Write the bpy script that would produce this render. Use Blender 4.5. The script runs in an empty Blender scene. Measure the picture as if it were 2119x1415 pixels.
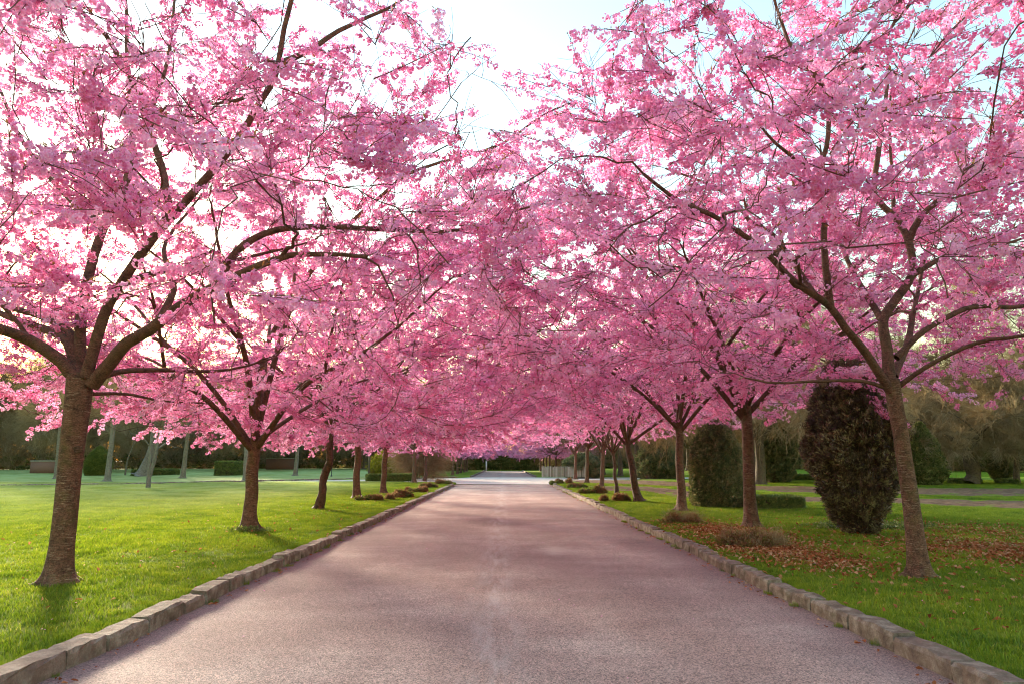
import bpy, math, random
import numpy as np
from mathutils import Vector, noise as mnoise
R = math.radians
rng = np.random.default_rng(11)
random.seed(11)
S = bpy.context.scene

# ------------------------------------------------------------ camera, sky, sun, exposure
F, CX, CY = 1413.0, 1059.5, 707.5
TILT, YAW, HC = R(9.94), R(0.67), 1.6
cd = bpy.data.cameras.new("camera"); cam = bpy.data.objects.new("camera", cd); S.collection.objects.link(cam)
cam.location = (0, 0, HC); cam.rotation_euler = (math.pi / 2 + TILT, 0, -YAW)
cd.sensor_width = 36; cd.lens = 36 * F / 2119; cd.clip_start = .05; cd.clip_end = 3000
S.camera = cam
SUN_AZ, SUN_EL = R(-32), R(15)          # azimuth from +Y, clockwise positive
w = bpy.data.worlds.new("World"); S.world = w; w.use_nodes = True
nt = w.node_tree; nt.nodes.clear()
sky = nt.nodes.new("ShaderNodeTexSky"); sky.sky_type = 'NISHITA'; sky.sun_disc = False
sky.sun_elevation = SUN_EL; sky.sun_rotation = SUN_AZ; sky.altitude = 0
sky.air_density = 2.5; sky.dust_density = 0.8; sky.ozone_density = 5.0
bg = nt.nodes.new("ShaderNodeBackground"); bg.inputs[1].default_value = 0.15
wo = nt.nodes.new("ShaderNodeOutputWorld")
nt.links.new(sky.outputs[0], bg.inputs[0]); nt.links.new(bg.outputs[0], wo.inputs[0])
sd = bpy.data.lights.new("sun", 'SUN'); sun = bpy.data.objects.new("sun", sd); S.collection.objects.link(sun)
sd.energy = 5.0; sd.angle = R(8); sd.color = (1.0, .84, .62)
dvec = Vector((math.sin(SUN_AZ) * math.cos(SUN_EL), math.cos(SUN_AZ) * math.cos(SUN_EL), math.sin(SUN_EL)))
sun.rotation_euler = dvec.to_track_quat('Z', 'Y').to_euler()
S.view_settings.view_transform = 'Standard'; S.view_settings.look = 'None'
S.view_settings.exposure = 1.98; S.view_settings.gamma = 1.0; S.view_settings.use_curve_mapping = False
S.render.engine = 'CYCLES'
c = S.cycles
c.max_bounces = 12; c.diffuse_bounces = 7; c.glossy_bounces = 2; c.transmission_bounces = 8; c.transparent_max_bounces = 4
c.caustics_reflective = False; c.caustics_refractive = False
c.sample_clamp_indirect = 6; c.filter_width = 1.1

# ------------------------------------------------------------ pixel -> place helpers (design aid)
fh = np.array([math.sin(YAW), math.cos(YAW), 0.]); rt = np.array([math.cos(YAW), -math.sin(YAW), 0.])
fw = fh * math.cos(TILT) + np.array([0, 0, math.sin(TILT)])
up = -fh * math.sin(TILT) + np.array([0, 0, math.cos(TILT)])
def ray(px, py): return fw * F + rt * (px - CX) + up * (CY - py)
def at(px, py, Y):
    d = ray(px, py); return np.array([0, 0, HC]) + d * (Y / d[1])
def sst(a, b, x):
    t = np.clip((np.asarray(x, float) - a) / (b - a), 0, 1); return t * t * (3 - 2 * t)
def gz(x, y):
    x = np.asarray(x, float); y = np.asarray(y, float)
    return .10 + .5 * sst(55, 105, y) * sst(7, 16, np.abs(x)) + .025 * np.sin(x * .9 + 1.3) * np.sin(y * .55) * sst(5, 8, np.abs(x))
def ground(px, py):
    d = ray(px, py); z = .1
    for _ in range(6):
        t = (z - HC) / d[2]; p = np.array([0, 0, HC]) + d * t; z = float(gz(p[0], p[1]))
    return np.array([p[0], p[1], z])
def pxsize(n, Y): return n * Y / F

# ------------------------------------------------------------ object helpers
col = S.collection
def tag(o, label=None, cat=None, group=None, kind=None):
    if label: o['label'] = label
    if cat: o['category'] = cat
    if group: o['group'] = group
    if kind: o['kind'] = kind
    return o
def empty(name, loc, label, cat, group=None):
    o = bpy.data.objects.new(name, None); col.objects.link(o); o.location = tuple(float(v) for v in loc)
    o.empty_display_size = .2
    return tag(o, label, cat, group)
class MB:
    """collects tubes / quads / tris into one mesh"""
    def __init__(s): s.v = []; s.q = []; s.t = []; s.qm = []; s.tm = []; s.b = []; s.n = 0; s.smooth = True
    def add(s, v, q=None, t=None, mat=0, b=None):
        v = np.asarray(v, float).reshape(-1, 3)
        s.v.append(v); s.b.append(v if b is None else np.asarray(b, float))
        if q is not None and len(q): q = np.asarray(q, int); s.q.append(q + s.n); s.qm.append(np.full(len(q), mat))
        if t is not None and len(t): t = np.asarray(t, int); s.t.append(t + s.n); s.tm.append(np.full(len(t), mat))
        s.n += len(v)
    def tube(s, P, rad, n=6, mat=0, cap=True, disp=None, off=0.):
        P = np.asarray(P, float); m = len(P); rad = np.broadcast_to(np.asarray(rad, float), (m,)).copy()
        T = np.gradient(P, axis=0); T /= np.linalg.norm(T, axis=1)[:, None] + 1e-9
        ref = np.array([1., 0, 0]) if abs(T[0][0]) < .8 else np.array([0, 1., 0])
        U = np.zeros_like(P)
        u = ref - T[0] * ref.dot(T[0]); U[0] = u / np.linalg.norm(u)
        for i in range(1, m):
            u = U[i-1] - T[i] * U[i-1].dot(T[i]); U[i] = u / (np.linalg.norm(u) + 1e-9)
        W = np.cross(T, U)
        a = np.arange(n) * 2 * math.pi / n
        L = np.concatenate([[0], np.cumsum(np.linalg.norm(np.diff(P, axis=0), axis=1))]) + off
        rr = np.repeat(rad[:, None], n, 1)
        if disp is not None: rr = rr * disp(a[None, :], L[:, None], rr)
        V = P[:, None] + rr[..., None] * (np.cos(a)[None, :, None] * U[:, None] + np.sin(a)[None, :, None] * W[:, None])
        B = np.stack([rad[:, None] * np.cos(a)[None] , rad[:, None] * np.sin(a)[None], np.repeat(L[:, None], n, 1)], -1)
        i = np.arange(m - 1)[:, None] * n; j = np.arange(n)[None]; j2 = (j + 1) % n
        Q = np.stack([i + j, i + j2, i + n + j2, i + n + j], -1).reshape(-1, 4)
        V = V.reshape(-1, 3); B = B.reshape(-1, 3); tr = []
        if cap:
            V = np.vstack([V, P[-1] + T[-1] * rad[-1] * .6]); B = np.vstack([B, [0, 0, L[-1]]])
            k = len(V) - 1; o = (m - 1) * n
            tr = [[o + a_, o + (a_ + 1) % n, k] for a_ in range(n)]
        s.add(V, Q, tr, mat, B)
    def box(s, lo, hi, mat=0):
        x0, y0, z0 = lo; x1, y1, z1 = hi
        v = [(x0,y0,z0),(x1,y0,z0),(x1,y1,z0),(x0,y1,z0),(x0,y0,z1),(x1,y0,z1),(x1,y1,z1),(x0,y1,z1)]
        s.add(v, [(0,3,2,1),(4,5,6,7),(0,1,5,4),(1,2,6,5),(2,3,7,6),(3,0,4,7)], mat=mat)
    def mesh(s, name, mats, smooth=True, bark=True):
        V = np.vstack(s.v) if s.v else np.zeros((0, 3))
        q = np.vstack(s.q) if s.q else np.zeros((0, 4), int); t = np.vstack(s.t) if s.t else np.zeros((0, 3), int)
        qm = np.concatenate(s.qm) if s.qm else np.zeros(0, int); tm = np.concatenate(s.tm) if s.tm else np.zeros(0, int)
        me = bpy.data.meshes.new(name)
        me.vertices.add(len(V)); me.vertices.foreach_set("co", V.astype(np.float32).ravel())
        nl = q.size + t.size; me.loops.add(nl); me.loops.foreach_set("vertex_index", np.concatenate([q.ravel(), t.ravel()]).astype(np.int32))
        nf = len(q) + len(t); me.polygons.add(nf)
        st = np.concatenate([np.arange(len(q)) * 4, q.size + np.arange(len(t)) * 3]).astype(np.int32)
        me.polygons.foreach_set("loop_start", st)
        me.polygons.foreach_set("material_index", np.concatenate([qm, tm]).astype(np.int32))
        me.polygons.foreach_set("use_smooth", np.full(nf, smooth))
        for m in mats: me.materials.append(m)
        if bark:
            a = me.attributes.new("bark", 'FLOAT_VECTOR', 'POINT'); a.data.foreach_set("vector", np.vstack(s.b).astype(np.float32).ravel())
        me.update(calc_edges=True); me.validate()
        return me
    def obj(s, name, mats, parent=None, smooth=True, bark=True, loc=None):
        if not isinstance(mats, (list, tuple)): mats = [mats]
        o = bpy.data.objects.new(name, s.mesh(name, mats, smooth, bark)); col.objects.link(o)
        if parent is not None: o.parent = parent
        if loc is not None: o.location = tuple(float(v) for v in loc)
        return o
def part(name, me, parent, loc=(0, 0, 0), rot=(0, 0, 0), scl=(1, 1, 1)):
    o = bpy.data.objects.new(name, me); col.objects.link(o); o.parent = parent
    o.location = tuple(float(v) for v in loc); o.rotation_euler = rot; o.scale = scl
    return o

# scattering: points mesh + geometry nodes instancing of small meshes (used only for uncountable stuff)
_gn = {}
def gn_group(key, meshes):
    if key in _gn: return _gn[key]
    cl = bpy.data.collections.new(key)
    for i, me in enumerate(meshes):
        o = bpy.data.objects.new(f"{key}_{i}", me); cl.objects.link(o)
    g = bpy.data.node_groups.new(key, 'GeometryNodeTree')
    g.interface.new_socket("Geometry", in_out='INPUT', socket_type='NodeSocketGeometry')
    g.interface.new_socket("Geometry", in_out='OUTPUT', socket_type='NodeSocketGeometry')
    N = g.nodes.new; L = g.links.new
    gi = N("NodeGroupInput"); go = N("NodeGroupOutput"); ip = N("GeometryNodeInstanceOnPoints")
    ci = N("GeometryNodeCollectionInfo"); ci.inputs['Collection'].default_value = cl
    ci.inputs['Separate Children'].default_value = True; ci.inputs['Reset Children'].default_value = True
    def na(nm, ty):
        a = N("GeometryNodeInputNamedAttribute"); a.data_type = ty; a.inputs['Name'].default_value = nm; return a
    r = na("rot", 'FLOAT_VECTOR'); sc = na("scl", 'FLOAT_VECTOR'); ix = na("idx", 'INT'); er = N("FunctionNodeEulerToRotation")
    L(gi.outputs[0], ip.inputs['Points']); L(ci.outputs[0], ip.inputs['Instance']); ip.inputs['Pick Instance'].default_value = True
    L(ix.outputs['Attribute'], ip.inputs['Instance Index']); L(r.outputs['Attribute'], er.inputs[0]); L(er.outputs[0], ip.inputs['Rotation'])
    L(sc.outputs['Attribute'], ip.inputs['Scale']); L(ip.outputs[0], go.inputs[0])
    _gn[key] = (g, len(meshes)); return _gn[key]
def scatter(name, key, P, rot, scl, parent=None, kind='stuff', idx=None):
    g, nv = _gn[key]; P = np.asarray(P, float); n = len(P)
    me = bpy.data.meshes.new(name); me.vertices.add(n); me.vertices.foreach_set("co", P.astype(np.float32).ravel())
    a = me.attributes.new("rot", 'FLOAT_VECTOR', 'POINT'); a.data.foreach_set("vector", np.asarray(rot, np.float32).ravel())
    scl = np.asarray(scl, np.float32)
    if scl.ndim == 1: scl = np.repeat(scl[:, None], 3, 1)
    a = me.attributes.new("scl", 'FLOAT_VECTOR', 'POINT'); a.data.foreach_set("vector", scl.ravel())
    a = me.attributes.new("idx", 'INT', 'POINT'); a.data.foreach_set("value", (rng.integers(0, nv, n) if idx is None else idx).astype(np.int32))
    o = bpy.data.objects.new(name, me); col.objects.link(o)
    if parent is not None: o.parent = parent
    m = o.modifiers.new("scatter", 'NODES'); m.node_group = g
    if kind: o['kind'] = kind
    return o

# ------------------------------------------------------------ materials
def newmat(name):
    m = bpy.data.materials.new(name); m.use_nodes = True; m.node_tree.nodes.clear(); return m, m.node_tree
def nd(nt, ty, **k):
    n = nt.nodes.new(ty)
    for a, b in k.items(): setattr(n, a, b)
    return n
def ramp(nt, fac, stops, interp='LINEAR'):
    r = nd(nt, "ShaderNodeValToRGB"); cr = r.color_ramp; cr.interpolation = interp
    while len(cr.elements) < len(stops): cr.elements.new(.5)
    for e, (p, c_) in zip(cr.elements, stops): e.position = p; e.color = (*c_, 1)
    nt.links.new(fac, r.inputs[0]); return r.outputs[0]
def tex(nt, vec, scale, detail=4, rough=.55, vscale=None):
    if vscale is not None:
        mp = nd(nt, "ShaderNodeMapping"); mp.inputs['Scale'].default_value = vscale; nt.links.new(vec, mp.inputs[0]); vec = mp.outputs[0]
    n = nd(nt, "ShaderNodeTexNoise"); n.inputs['Scale'].default_value = scale; n.inputs['Detail'].default_value = detail; n.inputs['Roughness'].default_value = rough
    nt.links.new(vec, n.inputs['Vector']); return n.outputs['Fac']
def mixc(nt, f, a, b, mode='MIX'):
    m = nd(nt, "ShaderNodeMix", data_type='RGBA', blend_type=mode)
    for i, v in ((0, f), (6, a), (7, b)):
        if isinstance(v, (tuple, list)): m.inputs[i].default_value = (*v, 1)
        elif isinstance(v, (int, float)): m.inputs[i].default_value = v
        else: nt.links.new(v, m.inputs[i])
    return m.outputs[2]
def mth(nt, op, a, b=0., clamp=False):
    m = nd(nt, "ShaderNodeMath", operation=op, use_clamp=clamp)
    for i, v in ((0, a), (1, b)):
        if isinstance(v, (int, float)): m.inputs[i].default_value = v
        else: nt.links.new(v, m.inputs[i])
    return m.outputs[0]
def bump(nt, h, strength, dist):
    b = nd(nt, "ShaderNodeBump"); b.inputs['Strength'].default_value = strength; b.inputs['Distance'].default_value = dist
    nt.links.new(h, b.inputs['Height']); return b.outputs[0]
def pbsdf(nt, color, rough=.85, normal=None, spec=.3):
    p = nd(nt, "ShaderNodeBsdfPrincipled"); p.inputs['Roughness'].default_value = rough; p.inputs['Specular IOR Level'].default_value = spec
    if isinstance(color, tuple): p.inputs['Base Color'].default_value = (*color, 1)
    else: nt.links.new(color, p.inputs['Base Color'])
    if normal is not None: nt.links.new(normal, p.inputs['Normal'])
    o = nd(nt, "ShaderNodeOutputMaterial"); nt.links.new(p.outputs[0], o.inputs[0]); return p
def geo_pos(nt): return nd(nt, "ShaderNodeNewGeometry").outputs['Position']

def pale_far_lawn(nt, colr):
    """paler patchy tint on the open far part of the left lawn and beyond the side path"""
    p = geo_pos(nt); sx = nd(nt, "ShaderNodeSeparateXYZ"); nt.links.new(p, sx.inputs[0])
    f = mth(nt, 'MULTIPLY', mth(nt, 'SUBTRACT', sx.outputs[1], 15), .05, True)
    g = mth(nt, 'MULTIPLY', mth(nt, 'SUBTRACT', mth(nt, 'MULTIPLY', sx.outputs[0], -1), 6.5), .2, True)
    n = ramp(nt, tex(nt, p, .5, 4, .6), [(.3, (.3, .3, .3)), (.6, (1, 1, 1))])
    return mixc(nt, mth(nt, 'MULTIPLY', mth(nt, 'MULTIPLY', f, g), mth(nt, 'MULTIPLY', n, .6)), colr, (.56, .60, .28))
def leaf_mat(name, stops, trans=.45, vary=.5, gloss=0.0, seed_scale=1.3):
    """thin leaf / petal: diffuse + translucent, colour by instance random, place and a per-vertex tint"""
    m, nt = newmat(name)
    oi = nd(nt, "ShaderNodeObjectInfo"); at_ = nd(nt, "ShaderNodeAttribute", attribute_name="tint")
    n = tex(nt, geo_pos(nt), seed_scale, 3)
    f = mth(nt, 'ADD', mth(nt, 'MULTIPLY', oi.outputs['Random'], vary), mth(nt, 'MULTIPLY', mth(nt, 'SUBTRACT', n, .5), .8))
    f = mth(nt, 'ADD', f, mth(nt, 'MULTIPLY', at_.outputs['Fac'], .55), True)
    colr = ramp(nt, f, stops)
    if name == 'grass_blade': colr = pale_far_lawn(nt, colr)
    d = nd(nt, "ShaderNodeBsdfDiffuse"); t = nd(nt, "ShaderNodeBsdfTranslucent"); nt.links.new(colr, d.inputs[0]); nt.links.new(colr, t.inputs[0])
    mx = nd(nt, "ShaderNodeMixShader"); mx.inputs[0].default_value = trans
    nt.links.new(d.outputs[0], mx.inputs[1]); nt.links.new(t.outputs[0], mx.inputs[2])
    o = nd(nt, "ShaderNodeOutputMaterial")
    if gloss:
        g = nd(nt, "ShaderNodeBsdfGlossy"); g.inputs['Roughness'].default_value = .45; m2 = nd(nt, "ShaderNodeMixShader"); m2.inputs[0].default_value = gloss
        nt.links.new(mx.outputs[0], m2.inputs[1]); nt.links.new(g.outputs[0], m2.inputs[2]); nt.links.new(m2.outputs[0], o.inputs[0])
    else: nt.links.new(mx.outputs[0], o.inputs[0])
    return m
M = {}
M['petal'] = leaf_mat("cherry_petal", [(0, (.82, .19, .44)), (.3, (.93, .37, .65)), (.65, (.97, .57, .82)), (1, (.99, .80, .95))], .5, .5)
M['calyx'] = leaf_mat("bronze_young_leaf", [(0, (.26, .09, .04)), (.6, (.40, .20, .07)), (1, (.34, .32, .09))], .5)
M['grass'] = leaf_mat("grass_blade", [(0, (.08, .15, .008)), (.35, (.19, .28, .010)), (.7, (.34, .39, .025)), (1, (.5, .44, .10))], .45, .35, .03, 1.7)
M['yew'] = leaf_mat("yew_needles", [(0, (.03, .045, .015)), (.4, (.09, .125, .035)), (.75, (.23, .27, .08)), (1, (.40, .33, .16))], .3, 1.0, .08)
M['yewbrown'] = leaf_mat("brown_yew_needles", [(0, (.035, .018, .012)), (.45, (.08, .045, .025)), (.75, (.17, .11, .06)), (1, (.36, .32, .15))], .3, 1.0, .08)
M['box'] = leaf_mat("box_leaves", [(0, (.07, .11, .02)), (.5, (.16, .21, .035)), (1, (.32, .34, .08))], .35, .8, .05)
M['litter'] = leaf_mat("dry_leaf", [(0, (.18, .05, .022)), (.4, (.38, .13, .055)), (.75, (.52, .24, .12)), (1, (.65, .43, .27))], .3, .9)
M['heather'] = leaf_mat("heather_sprig", [(0, (.20, .22, .05)), (.35, (.22, .12, .05)), (.7, (.34, .16, .11)), (1, (.42, .34, .14))], .35, .9)
M['shrubgreen'] = leaf_mat("shrub_leaf", [(0, (.08, .10, .03)), (.5, (.18, .2, .06)), (1, (.36, .31, .12))], .4, .8)
M['forsythia'] = leaf_mat("yellow_green_leaf", [(0, (.12, .13, .02)), (.5, (.28, .27, .03)), (1, (.45, .4, .06))], .4, .8)
M['tan'] = leaf_mat("dry_ornamental_grass", [(0, (.3, .18, .08)), (1, (.6, .42, .22))], .35, .8)
M['twiggy'] = leaf_mat("bare_twigs", [(0, (.26, .19, .10)), (.5, (.46, .35, .21)), (1, (.62, .5, .32))], .45, .9)

def bark_mat(name, dark, mid, light, band=1.0, moss=.3, mosscol=(.09, .085, .02)):
    m, nt = newmat(name)
    a = nd(nt, "ShaderNodeAttribute", attribute_name="bark").outputs['Vector']
    n1 = tex(nt, a, 9, 6, .6)                       # patches
    n2 = tex(nt, a, 1, 3, .6, (9, 9, 95))        # lenticel bands
    n3 = tex(nt, a, 1, 4, .7, (55, 55, 90))         # fine
    c1 = ramp(nt, n1, [(.3, dark), (.55, mid), (.8, tuple(v * 1.15 for v in mid))])
    lent = ramp(nt, n2, [(.56, (0, 0, 0)), (.62, (1, 1, 1))])
    c2 = mixc(nt, mth(nt, 'MULTIPLY', lent, mth(nt, 'MULTIPLY', ramp(nt, tex(nt, a, 5, 3, .6), [(.35, (0, 0, 0)), (.62, (1, 1, 1))]), .9 * band)), c1, light)
    dk = ramp(nt, n3, [(.38, (.22, .2, .18)), (.58, (1.1, 1.1, 1.1))])
    c3 = mixc(nt, .8, c2, dk, 'MULTIPLY')
    ms = ramp(nt, tex(nt, a, 3.2, 5, .65), [(.5, (0, 0, 0)), (.68, (1, 1, 1))])
    c4 = mixc(nt, mth(nt, 'MULTIPLY', ms, moss), c3, mosscol)
    h = mth(nt, 'ADD', mth(nt, 'MULTIPLY', n2, .6), mth(nt, 'MULTIPLY', n3, .8))
    pbsdf(nt, c4, .75, bump(nt, h, .9, .02), .25)
    return m
M['bark'] = bark_mat("cherry_bark", (.06, .030, .02), (.20, .10, .062), (.48, .34, .23), 1.0, .45, (.13, .12, .03))
M['bark_rough'] = bark_mat("rough_cherry_bark", (.03, .018, .013), (.15, .085, .055), (.34, .24, .16), .5, .3)
M['limb'] = bark_mat("limb_bark", (.06, .03, .022), (.19, .09, .06), (.34, .2, .14), .6, .45, (.13, .12, .04))
M['pale'] = bark_mat("pale_grey_bark", (.12, .10, .075), (.25, .22, .165), (.38, .34, .27), .6, .35, (.16, .17, .07))
M['birch'] = bark_mat("birch_bark", (.06, .05, .04), (.26, .24, .2), (.5, .47, .42), .6, .1)
M['barkold'] = bark_mat("old_tree_bark", (.06, .045, .03), (.17, .13, .085), (.25, .2, .14), .3, .5, (.13, .12, .04))
def plain(name, col_, rough=.8, nsc=20, var=.3):
    m, nt = newmat(name); n = tex(nt, geo_pos(nt), nsc, 5)
    cc = ramp(nt, n, [(.25, tuple(v * (1 - var) for v in col_)), (.75, tuple(min(1, v * (1 + var)) for v in col_))])
    pbsdf(nt, cc, rough, bump(nt, n, .3, .01)); return m
M['core'] = plain("dark_core_brown", (.085, .065, .038))  # dark brown of the solid cores inside foliage, also on the earth bank
M['twig'] = plain("cherry_twig", (.14, .065, .048), .7, 30)
def board_mat():
    m, nt = newmat('weathered_board'); oi = nd(nt, 'ShaderNodeObjectInfo'); n = tex(nt, geo_pos(nt), 12, 5)
    c1 = ramp(nt, oi.outputs['Random'], [(0, (.17, .15, .10)), (.5, (.36, .33, .25)), (1, (.5, .48, .38))]); c2 = mixc(nt, .5, c1, ramp(nt, n, [(.3, (.5, .55, .4)), (.7, (1.1, 1.1, 1.1))]), 'MULTIPLY'); pbsdf(nt, c2, .85); return m
M['board'] = board_mat()
M['wood'] = plain("weathered_fence_board", (.36, .33, .25), .85, 12, .35)
M['post'] = plain("white_painted_post", (.75, .73, .7), .5, 8, .08)
M['darkmetal'] = plain("dark_metal", (.05, .05, .05), .5)
M['brick'] = plain("old_brick", (.20, .11, .08), .9, 14, .35)
M['wicker'] = plain("dry_stone_and_wicker", (.36, .28, .18), .9, 60, .5)

# stone
m, nt = newmat("granite_kerb"); M['stone'] = m
p = geo_pos(nt); n1 = tex(nt, p, 6, 6, .65); n2 = tex(nt, p, 60, 4, .7); oi = nd(nt, "ShaderNodeObjectInfo")
c1 = ramp(nt, n1, [(.3, (.08, .055, .04)), (.47, (.20, .15, .105)), (.66, (.42, .36, .28))])
c2 = mixc(nt, .7, c1, ramp(nt, n2, [(.3, (.5, .48, .46)), (.65, (1.1, 1.08, 1.05))]), 'MULTIPLY')
c3 = mixc(nt, mth(nt, 'MULTIPLY', oi.outputs['Random'], .45), c2, (.24, .15, .12))
ms = ramp(nt, tex(nt, p, 4.5, 5, .6), [(.56, (0, 0, 0)), (.7, (1, 1, 1))])
c4 = mixc(nt, mth(nt, 'MULTIPLY', ms, .5), c3, (.07, .075, .025))
pbsdf(nt, c4, .85, bump(nt, mth(nt, 'ADD', n1, mth(nt, 'MULTIPLY', n2, .35)), .9, .03), .3)

# asphalt
m, nt = newmat("red_asphalt"); M['road'] = m
p = geo_pos(nt)
big = tex(nt, p, .45, 4, .6); long_ = tex(nt, p, 1, 4, .6, (1.1, .10, 1)); tr = tex(nt, p, 1, 5, .65, (.25, 1.2, 1))
vo = nd(nt, "ShaderNodeTexVoronoi"); vo.inputs['Scale'].default_value = 95; nt.links.new(p, vo.inputs['Vector'])
vo2 = nd(nt, "ShaderNodeTexVoronoi"); vo2.inputs['Scale'].default_value = 190; nt.links.new(p, vo2.inputs['Vector'])
gr = tex(nt, p, 60, 5, .85)
base = ramp(nt, mth(nt, 'ADD', mth(nt, 'MULTIPLY', big, .5), mth(nt, 'MULTIPLY', mth(nt, 'ADD', long_, tr), .25)), [(.36, (.26, .175, .15)), (.5, (.36, .26, .22)), (.62, (.48, .38, .32))])
sp = ramp(nt, vo.outputs['Color'], [(.12, (.32, .29, .30)), (.45, (.95, .95, .95)), (.88, (1.9, 1.75, 1.7))])
base = mixc(nt, .85, base, sp, 'MULTIPLY')
base = mixc(nt, .6, base, ramp(nt, gr, [(.3, (.5, .44, .46)), (.7, (1.45, 1.4, 1.38))]), 'MULTIPLY')
# worn centre line of pale streaks and darker edges of the carriageway (dirt)
sx = nd(nt, "ShaderNodeSeparateXYZ"); nt.links.new(p, sx.inputs[0])
ctr = mth(nt, 'SUBTRACT', 1, mth(nt, 'MULTIPLY', mth(nt, 'ABSOLUTE', mth(nt, 'ADD', sx.outputs[0], .12)), 2.6), True)
ctr = mth(nt, 'MULTIPLY', ctr, ramp(nt, tex(nt, p, 1, 5, .7, (5, .8, 1)), [(.42, (0, 0, 0)), (.65, (1, 1, 1))]))
base = mixc(nt, mth(nt, 'MULTIPLY', ctr, .6), base, (.6, .5, .46))
edge = mth(nt, 'MULTIPLY', mth(nt, 'SUBTRACT', mth(nt, 'ABSOLUTE', mth(nt, 'ADD', sx.outputs[0], .05)), 2.5), 1.1, True)
base = mixc(nt, mth(nt, 'MULTIPLY', edge, .55), base, (.16, .10, .09))
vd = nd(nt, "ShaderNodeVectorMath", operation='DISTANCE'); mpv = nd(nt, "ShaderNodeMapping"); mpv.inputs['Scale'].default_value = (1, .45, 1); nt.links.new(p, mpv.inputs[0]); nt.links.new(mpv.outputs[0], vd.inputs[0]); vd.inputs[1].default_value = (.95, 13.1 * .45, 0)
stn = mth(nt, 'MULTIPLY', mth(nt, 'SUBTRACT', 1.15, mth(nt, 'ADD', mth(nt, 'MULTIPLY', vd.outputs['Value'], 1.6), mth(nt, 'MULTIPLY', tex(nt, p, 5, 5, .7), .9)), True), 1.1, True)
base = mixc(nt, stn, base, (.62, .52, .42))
h = mth(nt, 'ADD', vo.outputs['Distance'], mth(nt, 'MULTIPLY', gr, .8))
pbsdf(nt, base, .8, bump(nt, h, .6, .012), .35)
m, nt = newmat("pale_gravel"); M['gravel'] = m
p = geo_pos(nt); n = tex(nt, p, 1.2, 5, .6); g = tex(nt, p, 40, 4, .8)
cc = mixc(nt, .5, ramp(nt, n, [(.3, (.62, .53, .43)), (.7, (.8, .72, .6))]), ramp(nt, g, [(.3, (.6, .6, .6)), (.7, (1.3, 1.3, 1.3))]), 'MULTIPLY')
pbsdf(nt, cc, .9, bump(nt, g, .4, .01), .2)
# lawn soil / turf
m, nt = newmat("turf"); M['turf'] = m
p = geo_pos(nt); n = tex(nt, p, .35, 5, .6); g = tex(nt, p, 9, 6, .75); g2 = tex(nt, p, 55, 4, .8)
cc = ramp(nt, mth(nt, 'ADD', mth(nt, 'MULTIPLY', n, .5), mth(nt, 'MULTIPLY', g, .5)), [(.33, (.08, .15, .01)), (.5, (.18, .26, .015)), (.62, (.27, .32, .03)), (.75, (.33, .32, .07))])
cc = mixc(nt, .7, cc, ramp(nt, g2, [(.3, (.4, .42, .4)), (.7, (1.25, 1.25, 1.2))]), 'MULTIPLY')
cc = pale_far_lawn(nt, cc)
pbsdf(nt, cc, .95, bump(nt, mth(nt, 'ADD', g, g2), .8, .05), .1)
m, nt = newmat("dug_soil"); M['soil'] = m
p = geo_pos(nt); n = tex(nt, p, 3, 6, .7); g = tex(nt, p, 25, 5, .8)
cc = ramp(nt, mth(nt, 'ADD', mth(nt, 'MULTIPLY', n, .6), mth(nt, 'MULTIPLY', g, .4)), [(.35, (.10, .055, .033)), (.55, (.27, .165, .10)), (.7, (.42, .29, .19))])
pbsdf(nt, cc, .95, bump(nt, mth(nt, 'ADD', n, g), 1, .08), .1)

# ------------------------------------------------------------ ground, roads, kerbs
XL, XR = -3.41, 3.31            # carriageway edges (inner faces of the kerbs)
far_kerb = [ground(-700, 1010)[:2], ground(-250, 1006)[:2], ground(0, 1002.5)[:2], ground(200, 1000)[:2], ground(400, 996)[:2], ground(600, 991.5)[:2], ground(720, 989)[:2], ground(830, 987.5)[:2], ground(905, 986.5)[:2], ground(950, 986)[:2]]
far_kerb = np.array([[p_[0], p_[1]] for p_ in far_kerb])
FX = np.concatenate([far_kerb[:, 0], [XL - .2, 4, 20, 90]]); FY = np.concatenate([far_kerb[:, 1], [73.2, 73.2, 73.2, 78]])
NX = np.array([-200, far_kerb[0, 0], -45, -34, -26, -18, -12, -8, -5, XL, XR, 4.5, 7, 12, 20, 90])
NY = np.interp(NX, FX, FY) - np.array([4, 4, 4, 4, 4, 5, 8, 13, 18.5, 21.5, 22.5, 19.5, 16, 12, 9, 7])
def far_edge(x): return np.interp(x, FX, FY)
def near_edge(x): return np.interp(x, NX, NY)
def in_cross(x, y): return (y > near_edge(x)) & (y < far_edge(x))
def on_road(x, y, m=0.): return ((x > XL - m) & (x < XR + m) & (y < 128)) | in_cross(x, y)
xs = np.unique(np.concatenate([np.linspace(-400, -60, 18), np.linspace(-60, -12, 49), np.linspace(-12, -3.7, 34), [XL - .12, XL - .10], [-3, 0, 3], [XR + .10, XR + .12], np.linspace(3.6, 12, 34), np.linspace(12, 60, 49), np.linspace(60, 400, 18)]))
ys = np.unique(np.concatenate([np.linspace(-40, 0, 11), np.linspace(0, 40, 81), np.linspace(40, 80, 81), np.linspace(80, 130, 26), np.linspace(130, 700, 20)]))
X, Y = np.meshgrid(xs, ys)
Z = gz(X, Y)
road_mask = ((X > XL - .11) & (X < XR + .11) & (Y < 128)) | in_cross(X, Y)
Z = np.where(road_mask, -.03, Z)
mb = MB(); nx = len(xs); ny = len(ys)
i, j = np.meshgrid(np.arange(nx - 1), np.arange(ny - 1)); a0 = (j * nx + i).ravel()
mb.add(np.stack([X, Y, Z], -1).reshape(-1, 3), np.stack([a0, a0 + 1, a0 + nx + 1, a0 + nx], 1))
lawn = mb.obj("lawn", M['turf'], bark=False); tag(lawn, kind='structure')
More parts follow.
